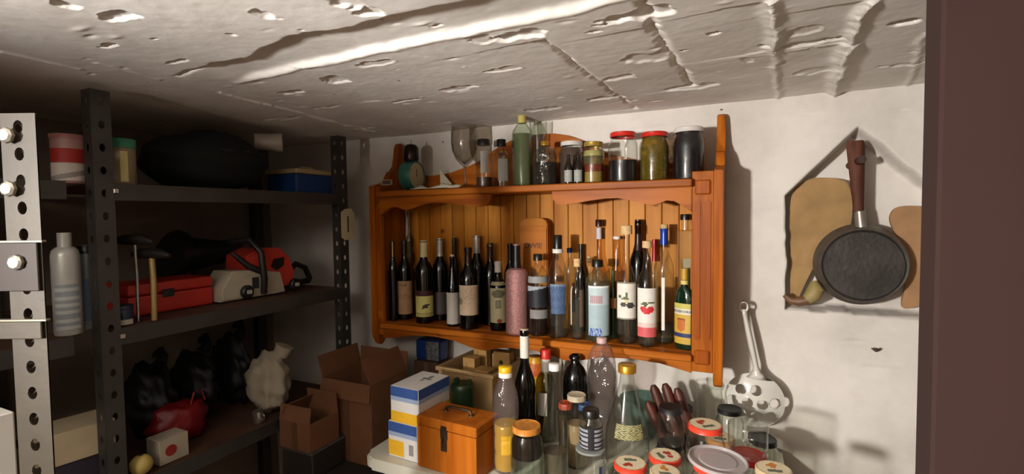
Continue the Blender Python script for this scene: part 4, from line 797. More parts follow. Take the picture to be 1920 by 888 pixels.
box('silver_band', (-hw*.1, -.031, .004), (hw*.98, -.0295, (b.z-a.z)*.95), mat('silver_foil', '#8e9298', .25, .7, var=.4, scale=90, bump=.8, bscale=90), q, .0004)
f = aY(866, 735, -.33); q = thing('tub', 'dark green lidded tub behind the wooden chest', 'tub', (f.x, f.y, TZ)); zt = aY(866, 718, -.33).z-TZ; GT = mat('dark_green_plastic', '#0f2c12', .4)
q.location.y = -.325
lathe('tub_body', [(0, 0), (.028, 0), (.030, zt-.02), (0, zt-.02)], GT, q, 32); lathe('lid', [(0, zt-.020), (.032, zt-.020), (.033, zt-.008), (.029, zt-.002), (0, zt)], GT, q, 32)
for s_ in (-1, 1): box('lug', (s_*.020-.006, -.008, zt-.004), (s_*.020+.006, .008, zt+.010), GT, q, .002)

# ---------------------------------------------------------------- on the wall
# white enamel skimmer hung on a nail
h = aY(1394, 577, -.035); bc = aY(1414, 748, -.045); t = thing('skimmer', 'white enamel skimmer with round holes hanging on a nail beside the cabinet', 'skimmer', (bc.x, -.05, bc.z)); EN = mat('white_enamel', '#cfccc2', .18, var=.05, coat=.6)
rb = (aY(1471, 750, -.05).x-aY(1358, 750, -.05).x)/2
bm = bmesh.new(); holes = [(-.52, .62), (-.18, .5), (.16, .62), (-.48, .12), (.0, .08), (.42, .16), (-.3, -.36), (.18, -.38), (.62, -.28), (.02, -.8), (-.62, -.05+.9*0-.32)]
holes = [(-.46, .40), (.06, .44), (-.72, -.04), (-.23, -.04), (.28, -.06), (.70, .02), (-.46, -.48), (.06, -.52), (.55, -.50)]; hr = .19; NG = 84; V = {}
def gv(i, j):
    if (i, j) not in V:
        u, v = (i/NG*2-1), (j/NG*2-1); V[(i, j)] = bm.verts.new((u*rb, -.022*(1-min(1, u*u+v*v))+.0, v*rb))
    return V[(i, j)]
for i in range(NG):
    for j in range(NG):
        u, v = ((i+.5)/NG*2-1), ((j+.5)/NG*2-1)
        if u*u+v*v > .985 or any((u-a_)**2+(v-b_)**2 < hr*hr for a_, b_ in holes): continue
        bm.faces.new((gv(i, j), gv(i+1, j), gv(i+1, j+1), gv(i, j+1)))
for (i, j), v in V.items():
    u, w2 = v.co.x/rb, v.co.z/rb; q = math.hypot(u, w2)
    if q > .955: v.co.x *= .985/q; v.co.z *= .985/q
    for a_, b_ in holes:
        dd = math.hypot(u-a_, w2-b_)
        if dd < hr+.032: v.co.x = rb*(a_+(u-a_)*hr/dd); v.co.z = rb*(b_+(w2-b_)*hr/dd)
o = frombm('bowl', bm, EN, t, True); md = o.modifiers.new('s', 'SOLIDIFY'); md.thickness = .0015
tube('bowl_rim', [(rb*.985*math.cos(k*PI/24), 0, rb*.985*math.sin(k*PI/24)) for k in range(49)], .0022, EN, t, 6)
hx, hz = h.x-bc.x, h.z-bc.z
for a_, b_ in holes: pass
bm = bmesh.new(); n = 16; rows = []
for k in range(n+1):
    s_ = k/n; x = .0+(hx)*s_+.010*(1-s_); z = rb*.80+(hz-rb*.80)*s_; w2 = .0050+.0035*math.sin(PI*s_)+(.030*(1-s_/.2)**2 if s_ < .2 else 0)+(.004*((s_-.9)/.1) if s_ > .9 else 0)
    rows.append([bm.verts.new((x-w2, -.004, z)), bm.verts.new((x, -.010, z)), bm.verts.new((x+w2, -.004, z)), bm.verts.new((x, 0.002, z))])
for A_, B_ in zip(rows, rows[1:]):
    for k in range(4): bm.faces.new((A_[k], A_[(k+1) % 4], B_[(k+1) % 4], B_[k]))
bm.faces.new(rows[0]); bm.faces.new(rows[-1][::-1]); o = frombm('handle', bm, EN, t, True)
tube('hanging_ring', [(hx+.010*math.cos(k*PI/10), -.004, hz+.006+.012*math.sin(k*PI/10)) for k in range(21)], .0028, EN, t, 8)
t = thing('nail', 'iron nail through the skimmer’s ring', 'nail', (h.x, 0, h.z+.012)); tube('shank', [(0, .01, 0), (0, -.062, .002)], .002, IR, t, 6); lathe('nail_head', [(0, 0), (.005, 0), (.005, .0015), (0, .0015)], IR, t, 12).data.transform(Matrix.Translation((0, -.062, .002)) @ Matrix.Rotation(PI/2, 4, 'X'))
f = aY(1640, 653, 0); t = thing('nail', 'bent dark nail in the white wall below the niche', 'nail', (f.x, .006, f.z)); tube('shank', [(0, .004, 0), (0, -.02, .001), (.004, -.028, .004), (-.002, -.032, .006)], .0022, IR, t, 6); tube('wire_twist', [(-.008, -.014, .002), (0, -.020, -.004), (.010, -.014, .001)], .0018, IR, t, 6)
f = aY(1352, 205, 0); t = thing('nail', 'dark nail in the wall above the cabinet’s right horn', 'nail', (f.x, .006, f.z)); tube('shank', [(0, .004, 0), (0, -.02, -.003)], .0022, IR, t, 6)
# iron pan in the niche
PY_ = -.012; pc = aY(1617, 497, PY_); hp = aY(1606, 305, PY_+.01); t = thing('frying_pan', 'blackened iron pan with a brown wooden handle hung bottom outwards in the niche', 'pan', (pc.x, PY_+.03, pc.z))
rp = (aY(1711, 500, PY_).x-aY(1523, 500, PY_).x)/2; IP = mat('blackened_iron', '#3a3531', .5, .35, var=.35, scale=18, bump=.25, bscale=90); IP2 = mat('worn_iron_side', '#5a5248', .45, .4, var=.3, scale=25)
M_ = Matrix.Rotation(PI/2, 4, 'X')   # axis towards the room
o = lathe('pan_base', [(0, .042), (rp*.80, .042), (rp*.825, .0395), (rp*.845, .042), (rp*.86, .0425)], IP, t, 64); o.data.transform(M_)
o = lathe('pan_wall', [(rp*.86, .0425), (rp*.885, .040), (rp*.99, .002), (rp*1.0, .0), (rp*.985, -.001), (rp*.865, .036), (0, .037)], IP2, t, 64); o.data.transform(M_)
ux = hp.x-pc.x; hz0 = rp*.98; zt = aY(1603, 252, PY_+.01).z-pc.z; WH = wood('pan_handle_wood', '#482a20', '#664033', 'z', 9, .6, .1, False)
bm = bmesh.new(); rows = []
for s_, w2, d2 in ((0, .012, .007), (.15, .0125, .009), (.5, .016, .011), (.8, .019, .012), (.93, .020, .011), (1, .017, .006)):
    z = hz0+.03+(zt-hz0-.045)*s_; x = ux*z/(hp.z-pc.z); rows.append([bm.verts.new((x+w2*math.cos(k*PI/5), -.018+d2*math.sin(k*PI/5), z)) for k in range(10)])
for A_, B_ in zip(rows, rows[1:]):
    for k in range(10): bm.faces.new((A_[k], A_[(k+1) % 10], B_[(k+1) % 10], B_[k]))
bm.faces.new(rows[0]); bm.faces.new(rows[-1][::-1]); autosm(frombm('handle', bm, WH, t), 50)
tube('ferrule', [(ux*.0, -.016, hz0-.012), (ux*.40, -.018, hz0+.034)], [.014, .0115], mat('pale_ferrule', '#9a948a', .4, .6), t, 10)
t2 = thing('wooden_peg', 'short round wooden peg holding the pan handle', 'peg', (hp.x, NICHE_D, hp.z)); tube('peg_body', [(0, .01, 0), (.004, -NICHE_D-.045, .004)], [.010, .0095], WH, t2, 12); lathe('end_grain', [(0, 0), (.0088, 0), (.0088, .0008), (0, .0008)], ink('#2e1a10'), t2, 12).data.transform(Matrix.Translation((.004, -NICHE_D-.045, .004)) @ Matrix.Rotation(PI/2, 4, 'X'))
def slab(name, label, cat, pts, y, th, m, lean=0):
    P = [aY(px, py, y) for px, py in pts]; c = sum(P, Vector())/len(P); t = thing(name, label, cat, (c.x, y, c.z)); n = len(P); Q = []
    for i in range(n):   # smooth the outline
        a_, b_, c_, d_ = P[i-1], P[i], P[(i+1) % n], P[(i+2) % n]
        for s_ in (0, .25, .5, .75): Q.append(.5*((2*b_)+(c_-a_)*s_+(2*a_-5*b_+4*c_-d_)*s_*s_+(3*b_-a_-3*c_+d_)*s_**3))
    o = prism('board', [(q.x-c.x, q.z-c.z) for q in Q], -th/2, th/2, m, t, 'xz', .003); return t
TAN = mat('old_tan_board', '#9a7a4e', .85, var=.22, scale=16, bump=.6, bscale=45); TAN2 = mat('old_tan_board_2', '#9d7752', .85, var=.2, scale=14, bump=.5, bscale=40)
t = slab('cutting_board', 'worn tan rounded board leaning at the niche’s left side', 'board', [(1483, 372), (1510, 340), (1545, 334), (1590, 345), (1597, 400), (1585, 440), (1545, 470), (1520, 510), (1503, 545), (1490, 570), (1482, 560), (1480, 470)], .045, .014, TAN)
t = slab('cutting_board', 'reddish tan rounded board behind the pan at the niche’s right side', 'board', [(1668, 412), (1673, 395), (1692, 387), (1722, 388), (1760, 400), (1770, 480), (1765, 545), (1740, 562), (1706, 578), (1690, 574), (1694, 545), (1700, 500), (1690, 455), (1676, 435)], .040, .014, TAN2)
a = aY(1478, 556, -.005); b = aY(1545, 556, -.005); t = thing('wooden_scoop', 'short curved brown wooden scoop lying at the niche’s lower left corner', 'scoop', ((a.x+b.x)/2, .01, a.z)); HB = mat('horn_brown', '#6a4a30', .5, var=.25, scale=30)
tube('handle', [(-.050, -.02, .004), (-.036, -.02, -.010), (-.018, -.02, -.012), (.004, -.02, -.006)], [.006, .009, .013, .014], HB, t, 12)
tube('bowl', [(.0, -.02, -.008), (.014, -.02, .006), (.022, -.018, .024), (.018, -.014, .044)], [.013, .019, .020, .008], mat('scoop_bowl', '#8a7a4a', .6), t, 14)

# ---------------------------------------------------------------- steel rack on the left
RX = -.20; MET = mat('dark_rack_steel', '#3f3c38', .45, .3, var=.2, scale=14); MET2 = mat('galvanised_angle', '#30281a', .55, .15, var=.25, scale=9, bump=.1); RUST = mat('rusty_tray', '#4a3020', .7, .1, var=.35, scale=10)
def perforated(bm, w_, z0, z1, step, hw, hh, O, U, N_, th=.0018):
    """flat strip along z with a column of slots; O origin, U width direction, N_ normal"""
    n = int((z1-z0)/step); sz = (z1-z0)/n; O = Vector(O); U = Vector(U); N_ = Vector(N_)
    for k in range(n):
        zc = z0+(k+.5)*sz; ring, outer = [], []
        for i in range(12):
            a_ = 2*PI*i/12; c_, s_ = math.cos(a_), math.sin(a_); ring.append((hw*c_, hh*s_)); q = min(w_/2/abs(c_) if abs(c_) > 1e-6 else 9, sz/2/abs(s_) if abs(s_) > 1e-6 else 9); outer.append((q*c_, q*s_))
        for cx, cy in ((w_/2, sz/2), (-w_/2, sz/2), (-w_/2, -sz/2), (w_/2, -sz/2)):
            i = min(range(12), key=lambda j: (outer[j][0]-cx)**2+(outer[j][1]-cy)**2); outer[i] = (cx, cy)
        def V_(p, d): return bm.verts.new(O+U*(w_/2+p[0])+Vector((0, 0, zc+p[1]))+N_*d)
        a1 = [V_(p, 0) for p in outer]; b1 = [V_(p, 0) for p in ring]; b2 = [V_(p, th) for p in ring]; a2 = [V_(p, th) for p in outer]
        for i in range(12):
            j = (i+1) % 12
            bm.faces.new((a1[i], a1[j], b1[j], b1[i])); bm.faces.new((b1[i], b1[j], b2[j], b2[i])); bm.faces.new((a2[i], b2[i], b2[j], a2[j]))
rack = thing('steel_rack', 'dark bolted steel rack of loaded shelves along the left wall', 'rack', (RX-.2, -.8, 0))
def rp_(o): o.parent = rack; o.matrix_parent_inverse = Matrix.Translation((.2-RX, .8, 0)); return o
yf, ym, yn = aX(648, 540, RX).y, aX(196, 500, RX).y, -1.75
for y in (yf, ym+.006):
    bm = bmesh.new(); perforated(bm, .038, .0, 1.80, .05, .006, .009, (RX, y-.019, 0), (0, 1, 0), (1, 0, 0)); perforated(bm, .034, .0, 1.80, .05, .006, .009, (RX-.034, y-.019, 0), (1, 0, 0), (0, 1, 0)); rp_(frombm('post', bm, MET))
for y in (yf+.1, ym):
    rp_(box('post', (RX-.60, y-.02, 0), (RX-.565, y+.02, 1.80), MET, None, .001))
SZ = (1.598, 1.270, .905)
for z in SZ:
    for y0, y1 in ((ym+.01, yf-.01), (yn, ym-.06)):
        rp_(box('shelf', (RX-.56, y0, z-.003), (RX-.002, y1, z), RUST, None, .0006)); rp_(box('shelf_lip', (RX-.003, y0, z-.038), (RX-.0005, y1, z+.0005), MET, None, .0006))
        rp_(box('bolt', (RX, y0+.012, z-.022), (RX+.006, y0+.022, z-.012), mat('bolt_steel', '#b5b0a4', .3, .8), None, .001))
# the nearer upright, part of a second rack that stands out of frame to the left
MB_ = mat('bolt_steel', '#b5b0a4', .3, .8); tP = .55
PT = CP+ray(32, 212)*tP; rack2 = thing('galvanised_rack', 'galvanised slotted upright with big bolts, nearest thing in the photo', 'rack', (PT.x, PT.y, 0))
U_ = Vector((RT.x, RT.y, 0)).normalized(); N2 = Vector((U_.y, -U_.x, 0)); rack2.rotation_euler = (0, 0, math.atan2(U_.y, U_.x)); lean = Matrix.Identity(4)
wpl = .0395
bm = bmesh.new(); perforated(bm, wpl, 0, PT.z, .030, .0055, .0075, (-wpl/2, 0, 0), (1, 0, 0), (0, 1, 0), .002); frombm('upright', bm, MET2, rack2)
bm = bmesh.new(); perforated(bm, wpl, 0, PT.z, .030, .0055, .0075, (-wpl/2+.002, 0, 0), (0, 1, 0), (-1, 0, 0), .002); frombm('upright_flange', bm, MET2, rack2)
zs_ = [CP.z+tP*ray(30, y).z for y in (455, 605)]
for z in zs_:
    box('shelf_bracket', (-.45, -.004, z-.055 if z == zs_[0] else z-.020), (wpl/2-.002, -.001, z), mat('bracket_steel', '#241a15', .6, .3) if z == zs_[0] else MET2, rack2, .0008)
    box('shelf_tray', (-.45, -.004, z), (wpl/2+.004, .002, z+.0025), mat('bracket_edge', '#8a8474', .35, .6), rack2, .0005)
for (bx, by) in ((20, 255), (20, 354), (28, 492)):
    P_ = CP+ray(bx, by)*tP; d_ = P_-PT; lx = d_.dot(U_); o = lathe('bolt', [(0, .005), (.006, .005), (.0085, .003), (.0090, 0), (0, 0)], MB_, rack2, 8); o.data.transform(Matrix.Translation((lx, -.005, P_.z)) @ Matrix.Rotation(PI/2, 4, 'X'))
f = CP+ray(4, 840)*.60; t = thing('carton', 'white carton edge low behind the galvanised upright', 'box', (f.x-.06, f.y+.0, 0)); box('carton_body', (-.14, -.02, 0), (.010, .03, CP.z+.6*ray(4, 800).z), PWm, t, .002); box('printed_patch', (-.05, -.0206, .9), (-.01, -.02, .96), ink('#9a9aa0'), t, 0)

def onshelf(px, pt, xx, z): 
    p = aX(px, (pt), xx); return Vector((xx, p.y, z)), p.z-z
def rv(name, label, cat, px, pt, xx, z, wpx, prof, m, clo=None, labs=(), group='containers on the steel rack'):
    f, H_ = onshelf(px, pt, xx, z); R_ = wpx/2*depth(f)/FPX*.97; return vessel(name, label, cat, f, H_, R_, prof, m, clo, labs, None, group)
CYL = [(0, 0), (.95, 0), (1, .02), (1, .97), (.95, 1), (.9, 1)]
rv('tin', 'red and white printed tin on the rack’s top shelf', 'tin', 126, 254, -.30, SZ[0], 52, CYL, mat('pale_red_tin', '#a8807a', .4), ('lid', .90, 1.0, 1.17, mat('pink_lid', '#a06a66', .4)), [(.42, .70, 1.3, '#a02018'), (.05, .40, 1.3, lambda u, v: '#c9c0b8' if v > .2+.5*u or v < .5*u-.1 else '#8f8680')])
rv('jar', 'tall dark brown glass jar on the rack’s top shelf, left of the green lidded jar', 'jar', 176, 245, -.32, SZ[0], 36, CYL, BROWNG, ('lid', .88, 1.0, 1.17, BLK), [])
rv('jar', 'jar with green lid and cream label at the top shelf’s front edge', 'jar', 228, 262, -.262, SZ[0], 42, CYL, mat('cream_plastic_jar', '#8a7c60', .35), ('lid', .80, 1.0, 1.17, mat('green_lid', '#3c8a68', .4)), [(.06, .72, .28, '#d8c884', .1)])
rv('spray_can', 'white spray can with cream nozzle on the rack’s middle shelf', 'spray can', 120, 437, -.245, SZ[1], 44, [(0, 0), (.95, 0), (1, .01), (1, .78), (.9, .83), (.6, .86), (.5, .86), (.5, 1)], mat('can_white', '#a9a8a2', .35, .2), ('nozzle', .90, 1.0, .75, CREAM), [(.06, .5, .9, lambda u, v: '#7d8488' if int(v*12) % 2 else '#a2a4a2')])
rv('spray_can', 'slim pale can right behind the white spray can', 'spray can', 160, 460, -.27, SZ[1], 26, CYL, mat('slim_can', '#7c868a', .35, .3), ('cap', .9, 1.0, 1.14, BLK), [(.1, .6, .6, '#5a6a80')])
rv('jar', 'low dark blue jar with white foot band on the middle shelf', 'jar', 232, 572, -.235, SZ[1], 30, CYL, mat('navy_jar', '#14203c', .4), ('lid', .8, 1.0, 1.17, mat('navy_lid', '#101a30', .4)), [(.05, .30, 1.0, '#b9b0a0')])
# two hammers with heads up
for px, pt, pb, m_, txt in ((252, 442, 575, mat('chrome_handle', '#b5b5b2', .2, .9), 'hammer with thin chrome handle standing head up'), (284, 468, 598, mat('brass_handle', '#a38d58', .35, .4), 'hammer with thicker brassy handle standing head up')):
    f, H_ = onshelf(px, pt, -.24 if px < 270 else -.225, SZ[1]); t = thing('hammer', txt+' on the middle shelf', 'hammer', f, .3, 'hammers on the middle shelf')
    tube('handle', [(0, 0, 0), (.002, 0, H_*.5), (0, 0, H_-.012)], .0035 if px < 270 else .0065, m_, t); bm = bmesh.new(); bm_tube(bm, [(-.05, 0, H_-.012), (-.022, 0, H_-.010), (.018, 0, H_-.010), (.05, 0, H_-.016)], [.008, .013, .013, .005], 10); autosm(frombm('hammer_head', bm, mat('dark_hammer_steel', '#3a3632', .4, .7), t))
# red case
a = aX(218, 540, -.36); b = aX(380, 540, -.36); t = thing('tool_case', 'long red plastic tool case lying behind the hammers', 'case', (-.36, (a.y+b.y)/2, SZ[1])); hl = abs(b.y-a.y)/2; zt = aX(415, 512, -.36).z-SZ[1]
box('case_body', (-.08, -hl, 0), (.05, hl, zt*.62), mat('red_plastic', '#b02a20', .4), t, .006, None, 2); box('case_lid', (-.08, -hl, zt*.64), (.05, hl, zt), mat('red_plastic', '#b02a20', .4), t, .006, None, 2); box('clasp', (.05, -.03, zt*.5), (.054, .0, zt*.75), BLK, t, .001)
# chainsaw
yc0, yc1 = aX(418, 540, -.33).y, aX(608, 540, -.33).y; f = Vector((-.33, (aX(500, 540, -.28).y), SZ[1])); t = thing('chainsaw', 'red and white chainsaw with black handles on the middle shelf', 'chainsaw', f); k_ = depth(f)/FPX
RP = mat('saw_red', '#b8382c', .45); WP2 = mat('saw_white', '#b0a894', .5); BP = mat('saw_black', '#151312', .45)
def sy(px): return aX(px, 530, -.28).y-f.y
def sz(py): return max(aX(520, py, -.28).z-SZ[1], .003)
prism('engine_cover', [(sy(468), sz(520)), (sy(472), sz(476)), (sy(500), sz(464)), (sy(535), sz(466)), (sy(552), sz(486)), (sy(560), sz(515)), (sy(555), sz(540)), (sy(470), sz(545))], -.07, .035, RP, t, 'yz', .006)
prism('side_cover', [(sy(416), .004), (sy(416), sz(530)), (sy(440), sz(500)), (sy(485), sz(502)), (sy(530), sz(512)), (sy(538), sz(550)), (sy(520), .004)], -.05, .045, WP2, t, 'yz', .005)
box('label_plate', (.045, sy(475), sz(535)), (.047, sy(487), sz(515)), ink('#2a2a2a'), t, 0)
for px in (463, 553):
    o = lathe('knob', [(0, 0), (.020, 0), (.020, .010), (.016, .014), (0, .014)], BP, t, 20); o.data.transform(Matrix.Translation((.045, sy(px), .024)) @ Matrix.Rotation(PI/2, 4, 'Y'))
    o = box('knob_grip', (.059, sy(px)-.008, .018), (.063, sy(px)+.008, .030), ink('#a8a498'), t, .001)
prism('air_intake', [(sy(515), sz(500)), (sy(520), sz(486)), (sy(540), sz(484)), (sy(538), sz(500)), (sy(525), sz(508))], .030, .037, BP, t, 'yz')
tube('front_handle', [(.05, sy(494), .012), (.06, sy(492), sz(520)), (.058, sy(488), sz(470)), (.03, sy(480), sz(448)), (-.05, sy(470), sz(452))], .0095, BP, t, 10)
tube('hand_guard', [(.05, sy(490), sz(505)), (.045, sy(470), sz(495)), (.02, sy(450), sz(470))], [.01, .010, .006], BP, t, 8)
tube('rear_handle', [(0, sy(556), sz(520)), (0, sy(575), sz(502)), (0, sy(592), sz(512)), (0, sy(600), sz(535)), (0, sy(598), .022), (0, sy(556), .020)], .010, BP, t, 10)
# black power tool behind
def blob(bm, c, r, sub=3, amp=.12, seed=0, sc=1.0):
    rr = random.Random(seed); g = bmesh.ops.create_icosphere(bm, subdivisions=sub, radius=1); ph = [rr.uniform(0, 6) for _ in range(6)]
    for v in g['verts']:
        p = v.co.copy(); q = 1+amp*math.sin(3*p.x*sc+ph[0])*math.sin(4*p.y*sc+ph[1])+amp*.6*math.sin(7*p.z*sc+ph[2]+3*p.x)+amp*.4*math.sin(11*p.y*sc+ph[3]+5*p.z)
        v.co = Vector((c[0]+p.x*r[0]*q, c[1]+p.y*r[1]*q, max(c[2]+p.z*r[2]*q, 0)))
f = Vector((-.58, aX(385, 470, -.58).y, SZ[1])); t = thing('grinder', 'black angle grinder lying behind the red case', 'power tool', f)
bm = bmesh.new(); bm_tube(bm, [(0, -.09, .12), (0, -.05, .13), (0, .06, .13), (0, .12, .14)], [.05, .055, .04, .03], 16); autosm(frombm('motor_body', bm, BP, t)); o = lathe('disc_guard', [(0, 0), (.085, 0), (.085, .02), (0, .02)], BP, t, 28); o.data.transform(Matrix.Translation((.0, -.10, .125)) @ Matrix.Rotation(1.2, 4, 'X')); tube('side_handle', [(0, -.06, .0), (0, -.06, .10)], .018, BP, t)
tube('rest_leg', [(0, .09, 0), (0, .09, .12)], .018, BP, t)
# top shelf: dark bag, pipe, blue box
y0, y1 = aX(250, 300, -.36).y, aX(540, 300, -.36).y; t = thing('duffel_bag', 'bulky dark green bag filling the rack’s top shelf', 'bag', (-.38, (y0+y1)/2-.03, SZ[0]))
bm = bmesh.new(); blob(bm, (0, 0, .085), (.15, (y1-y0)/2*.70, .09), 4, .05, 5, 1.2); frombm('bag_body', bm, mat('dark_green_canvas', '#0a100c', .9, bump=.4), t, True); tube('strap', [(.10, -.1, .10), (.13, -.05, .11), (.13, .05, .11), (.10, .1, .10)], .006, BLK, t)
f = aX(530, 268, -.28); t = thing('plastic_pipe', 'short pale plastic pipe lying against the dark bag on the top shelf', 'pipe', (f.x, f.y, f.z)); rpi = .030; PVC = mat('grey_white_pvc', '#a49a8c', .45)
dv = Vector((.60, .66, .0)).normalized(); rot = Vector((0, 0, 1)).rotation_difference(dv).to_matrix().to_4x4()
o = lathe('pipe_body', [(rpi*.8, .0), (rpi, 0), (rpi, -.022), (rpi*.9, -.026), (rpi*.88, -.08), (rpi*.7, -.08), (rpi*.7, -.02), (rpi*.8, 0)], PVC, t, 28); o.data.transform(rot)
a = aX(556, 350, -.26); b = aX(632, 350, -.26); zt = aX(560, 325, -.26).z-SZ[0]; t = thing('storage_box', 'blue plastic box with cream lid at the far end of the top shelf', 'box', (-.31, (a.y+b.y)/2, SZ[0])); hl = abs(b.y-a.y)/2
box('box_body', (-.09, -hl, 0), (.05, hl, zt), mat('blue_plastic', '#1c3c74', .4), t, .006, None, 2); box('lid', (-.095, -hl-.004, zt), (.055, hl+.004, zt+.016), mat('cream_box_lid', '#b09c74', .5), t, .003); tube('lid_handle', [(.0, -.03, zt+.016), (.0, -.025, zt+.026), (.0, .025, zt+.026), (.0, .03, zt+.016)], .003, mat('cream_box_lid', '#b09c74', .5), t)
# bottom shelf: black bags, pale sack, red bag, small things
for px, w2, h2, sd, txt in ((280, .055, .10, 1, 'first black rubbish bag on the bottom shelf, above the yellow ball'), (368, .050, .105, 2, 'widest black rubbish bag in the middle of the bottom shelf'), (436, .038, .115, 3, 'tallest black bag with a tied corner next to the pale sack')):
    f = aX(px, 780, -.46); t = thing('rubbish_bag', txt, 'bag', (-.46, f.y, SZ[2])); bm = bmesh.new(); blob(bm, (0, 0, h2*.95), (.085, w2, h2), 4, .13, sd, 1.6); frombm('bag_body', bm, mat('black_bin_bag', '#080809', .6, bump=.6, bscale=30), t, True); tube('tied_neck', [(0, .03, h2*1.85), (.0, .045, h2*2.1), (0, .03, h2*2.25)], [.02, .012, .02], mat('black_bin_bag', '#080809', .6), t)
f = aX(495, 745, -.31); t = thing('sack', 'pale crumpled sack at the far end of the bottom shelf', 'sack', (-.285, f.y, SZ[2])); bm = bmesh.new(); blob(bm, (0, 0, .09), (.07, .055, .095), 4, .10, 9, 1.8); frombm('sack_body', bm, mat('pale_sackcloth', '#9a8f7c', .8, bump=.5), t, True); tube('sack_neck', [(.02, .03, .17), (.03, .04, .20)], [.025, .03], mat('pale_sackcloth', '#9a8f7c', .8), t)
f = aX(264, 858, -.225); t = thing('ball', 'small yellow ball at the bottom shelf’s edge', 'ball', (-.225, f.y, SZ[2]+.001)); bm = bmesh.new(); bmesh.ops.create_uvsphere(bm, u_segments=24, v_segments=14, radius=.024, matrix=Matrix.Translation((0, 0, .024))); frombm('ball_body', bm, mat('dull_yellow', '#b8a45a', .5), t, True); lathe('ball_plug', [(0, .044), (.006, .0455), (.006, .0475), (0, .048)], mat('brown_plug', '#5a4424', .5), t)
f = aX(318, 835, -.245); t = thing('carton', 'small white carton with a red spot on the bottom shelf', 'box', (-.25, f.y, SZ[2])); box('carton_body', (-.03, -.035, 0), (.025, .035, .062), mat('dull_white_card', '#a39a88', .7), t, .001); o = lathe('red_spot', [(0, 0), (.014, 0), (.014, .0006), (0, .0006)], ink('#8a2018'), t, 20); o.data.transform(Matrix.Translation((.025, -.008, .03)) @ Matrix.Rotation(PI/2, 4, 'Y'))
f = aX(345, 805, -.30); t = thing('plastic_bag', 'crumpled dark red plastic bag behind the small white carton', 'bag', (-.32, f.y-.0, SZ[2])); bm = bmesh.new(); blob(bm, (0, 0, .055), (.035, .075, .06), 3, .16, 4, 2.2); frombm('bag_body', bm, mat('dark_red_film', '#7a141c', .35, bump=.6), t, True); tube('bag_handle', [(.02, .02, .10), (.02, .03, .13), (.02, .05, .135), (.02, .06, .10)], .003, mat('dark_red_film', '#7a141c', .35), t)
f = aX(150, 815, -.25); t = thing('carton', 'low cream carton at the near end of the bottom shelf', 'box', (-.28, f.y, SZ[2]), -.15); hh_ = max(aX(150, 800, -.25).z-SZ[2], .03); box('carton_base', (-.06, -.06, 0), (.035, .06, hh_*.55), mat('dark_tin', '#2a2430', .4), t, .002); box('carton_body', (-.065, -.065, hh_*.55), (.04, .065, hh_), mat('cream_card', '#a8987c', .75), t, .001)
f = aX(483, 776, -.24); t = thing('tin_cup', 'small shiny metal cup by the pale sack', 'cup', (-.235, f.y, SZ[2])); lathe('cup_body', [(0, 0), (.014, 0), (.017, .035), (.016, .035), (.013, .002), (0, .002)], mat('bright_tin', '#b8b4aa', .2, .9), t, 20); tube('cup_handle', [(.015, 0, .028), (.024, 0, .026), (.024, 0, .012), (.014, 0, .010)], .0015, mat('bright_tin', '#b8b4aa', .2, .9), t)
# cream paper tag on the far post
a = aX(641, 390, RX+.004); b = aX(663, 449, RX+.004); t = thing('paper_tag', 'cream paper tag with a slot taped to the rack’s far post', 'tag', (RX+.004, (a.y+b.y)/2, (a.z+b.z)/2), 0)
w2, h2 = abs(b.y-a.y)/2+.006, (a.z-b.z)/2; pts = [(-w2, -h2*.8), (-w2*.5, -h2), (w2*.6, -h2*.96), (w2, -h2*.75), (w2, h2*.7), (w2*.5, h2), (-w2*.4, h2*.95), (-w2, h2*.75)]
prism('tag_card', pts, .0, .0012, mat('cream_tag', '#cabf98', .7), t, 'yz'); box('slot', (.0012, -.003, -h2*.5), (.0016, .003, h2*.5), ink('#2a241c'), t, 0)

# ---------------------------------------------------------------- bench with cardboard boxes between rack and table
BZ = .745; KB = mat('kraft_board', '#6e472b', .85, var=.1, scale=20); KB2 = mat('kraft_board_inside', '#5a3822', .85)
t = thing('bench', 'low dark bench between rack and table', 'bench', (0, -.3, 0)); DB = mat('dark_bench', '#2a241f', .6)
bx0, bx1 = -.185, aZ(700, 845, TZ).x-.02
box('bench_top', (bx0, -.21, BZ-.03), (bx1, .27, BZ), DB, t, .003)
for x in (bx0+.01, bx1-.05):
    for y in (-.20, .22): box('leg', (x, y, 0), (x+.04, y+.04, BZ-.03), DB, t, .002)
def carton(label, x0, x1, y0, y1, z0, z1, flaps, rz=0):
    cx, cy = (x0+x1)/2, (y0+y1)/2; t = thing('cardboard_box', label, 'box', (cx, cy, z0), rz, 'cardboard boxes on the bench'); a, b, h = (x1-x0)/2, (y1-y0)/2, z1-z0; e = .003
    for q in (((-a, -b, 0), (a, -b+e, h)), ((-a, b-e, 0), (a, b, h)), ((-a, -b+e, 0), (-a+e, b-e, h)), ((a-e, -b+e, 0), (a, b-e, h)), ((-a+e, -b+e, 0), (a-e, b-e, e))): box('panel', q[0], q[1], KB, t, .0005)
    for side, ang, ln in flaps:
        bm = bmesh.new(); w2 = a if side in 'fb' else b
        vs = bm_box(bm, (-w2, 0, 0), (w2, .003, ln), .0005); o = frombm('flap', bm, KB, t)
        M = {'f': Matrix.Translation((0, -b, h)) @ Matrix.Rotation(ang, 4, 'X'), 'b': Matrix.Translation((0, b-e, h)) @ Matrix.Rotation(-ang, 4, 'X'), 'r': Matrix.Translation((a, 0, h)) @ Matrix.Rotation(PI/2, 4, 'Z') @ Matrix.Rotation(ang, 4, 'X'), 'l': Matrix.Translation((-a, 0, h)) @ Matrix.Rotation(-PI/2, 4, 'Z') @ Matrix.Rotation(ang, 4, 'X')}[side]; o.data.transform(M)
    box('tape', (-.012, -b-.0006, 0), (.012, -b, h*.98), ink('#5e3a22'), t, 0); return t
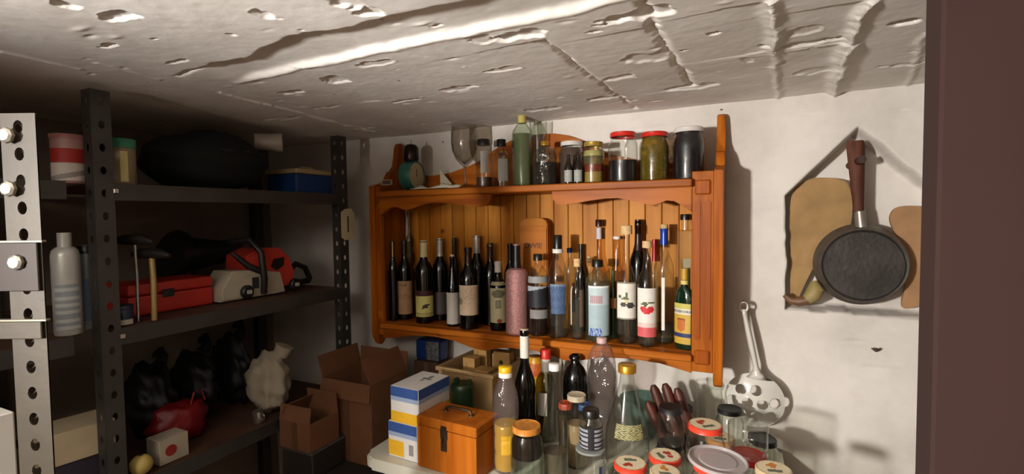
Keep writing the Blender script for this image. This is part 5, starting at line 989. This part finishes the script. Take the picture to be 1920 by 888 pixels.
carton('tall open cardboard box with its front flap folded down, between rack and table', -.155, .048, -.345, -.165, BZ, 1.000, [('f', 2.98, .055), ('b', .06, .060), ('r', -.45, .085), ('l', .25, .07)])
t = thing('tray', 'low dark tray under the smaller cardboard box beside the rack', 'tray', (-.118, -.415, BZ)); box('tray_body', (-.068, -.065, 0), (.060, .065, .075), DB, t, .004); box('tray_rim', (-.070, -.067, .075), (.062, .067, .083), mat('tray_rim_grey', '#4a4642', .5), t, .002)
carton('smaller half-open cardboard box on the dark tray beside the rack', -.184, -.060, -.485, -.372, BZ+.0845, BZ+.0845+.085, [('f', -.15, .045), ('b', -.1, .06), ('l', -.5, .05)])
# ---------------------------------------------------------------- pieces of parts go one level deeper
DEEPER = {'lettering': ('label', 'lid_panel'), 'lid_print': ('lid',), 'hand': ('dial',), 'finial': ('bell',), 'clasp': ('case_body',), 'knob_grip': ('knob',), 'shelf_lip': ('shelf',), 'bolt': ('shelf', 'upright', 'shelf_bracket'),
          'flute': ('corner_post',), 'rosette': ('corner_post',), 'rim_ring': ('glass_body',), 'tape': ('panel', 'carton_body'), 'print_band': ('carton_body',), 'print_mark': ('carton_body',), 'staple': ('hasp',), 'handle_rosette': ('lid',),
          'label_plate': ('side_cover',), 'knot_hole': ('block',), 'saw_cut': ('block',), 'silver_band': ('packet_body',), 'lug': ('lid',), 'red_spot': ('carton_body',), 'tied_neck': ('bag_body',), 'slot': ('tag_card',), 'flap': ('panel',), 'rim': ('side_wall',)}
def bbc(o): return sum((Vector(c) for c in o.bound_box), Vector())/8
for r in [o for o in COL.objects if o.parent is None and o.get('category')]:
    kids = list(r.children)
    for o in kids:
        st = o.name.split('.')[0]; want = DEEPER.get(st)
        if r.name.startswith('wooden_chest') and st == 'handle': want = ('lid',)
        if not want: continue
        c = [k for k in kids if k.name.split('.')[0] in want and k is not o and k.type == 'MESH']
        if c:
            p = min(c, key=lambda k: (bbc(k)-bbc(o)).length); o.parent = p; o.matrix_parent_inverse = Matrix.Identity(4)

# ---------------------------------------------------------------- settle every loose thing a hair above what carries it
FIXED = {'wall_cabinet', 'table', 'bench', 'steel_rack', 'galvanised_rack', 'skimmer', 'nail', 'frying_pan', 'wooden_peg', 'paper_tag'}
for o in list(COL.objects):
    if o.parent is None and o.get('category') and o.name.split('.')[0] not in FIXED: o.location.z += .0012
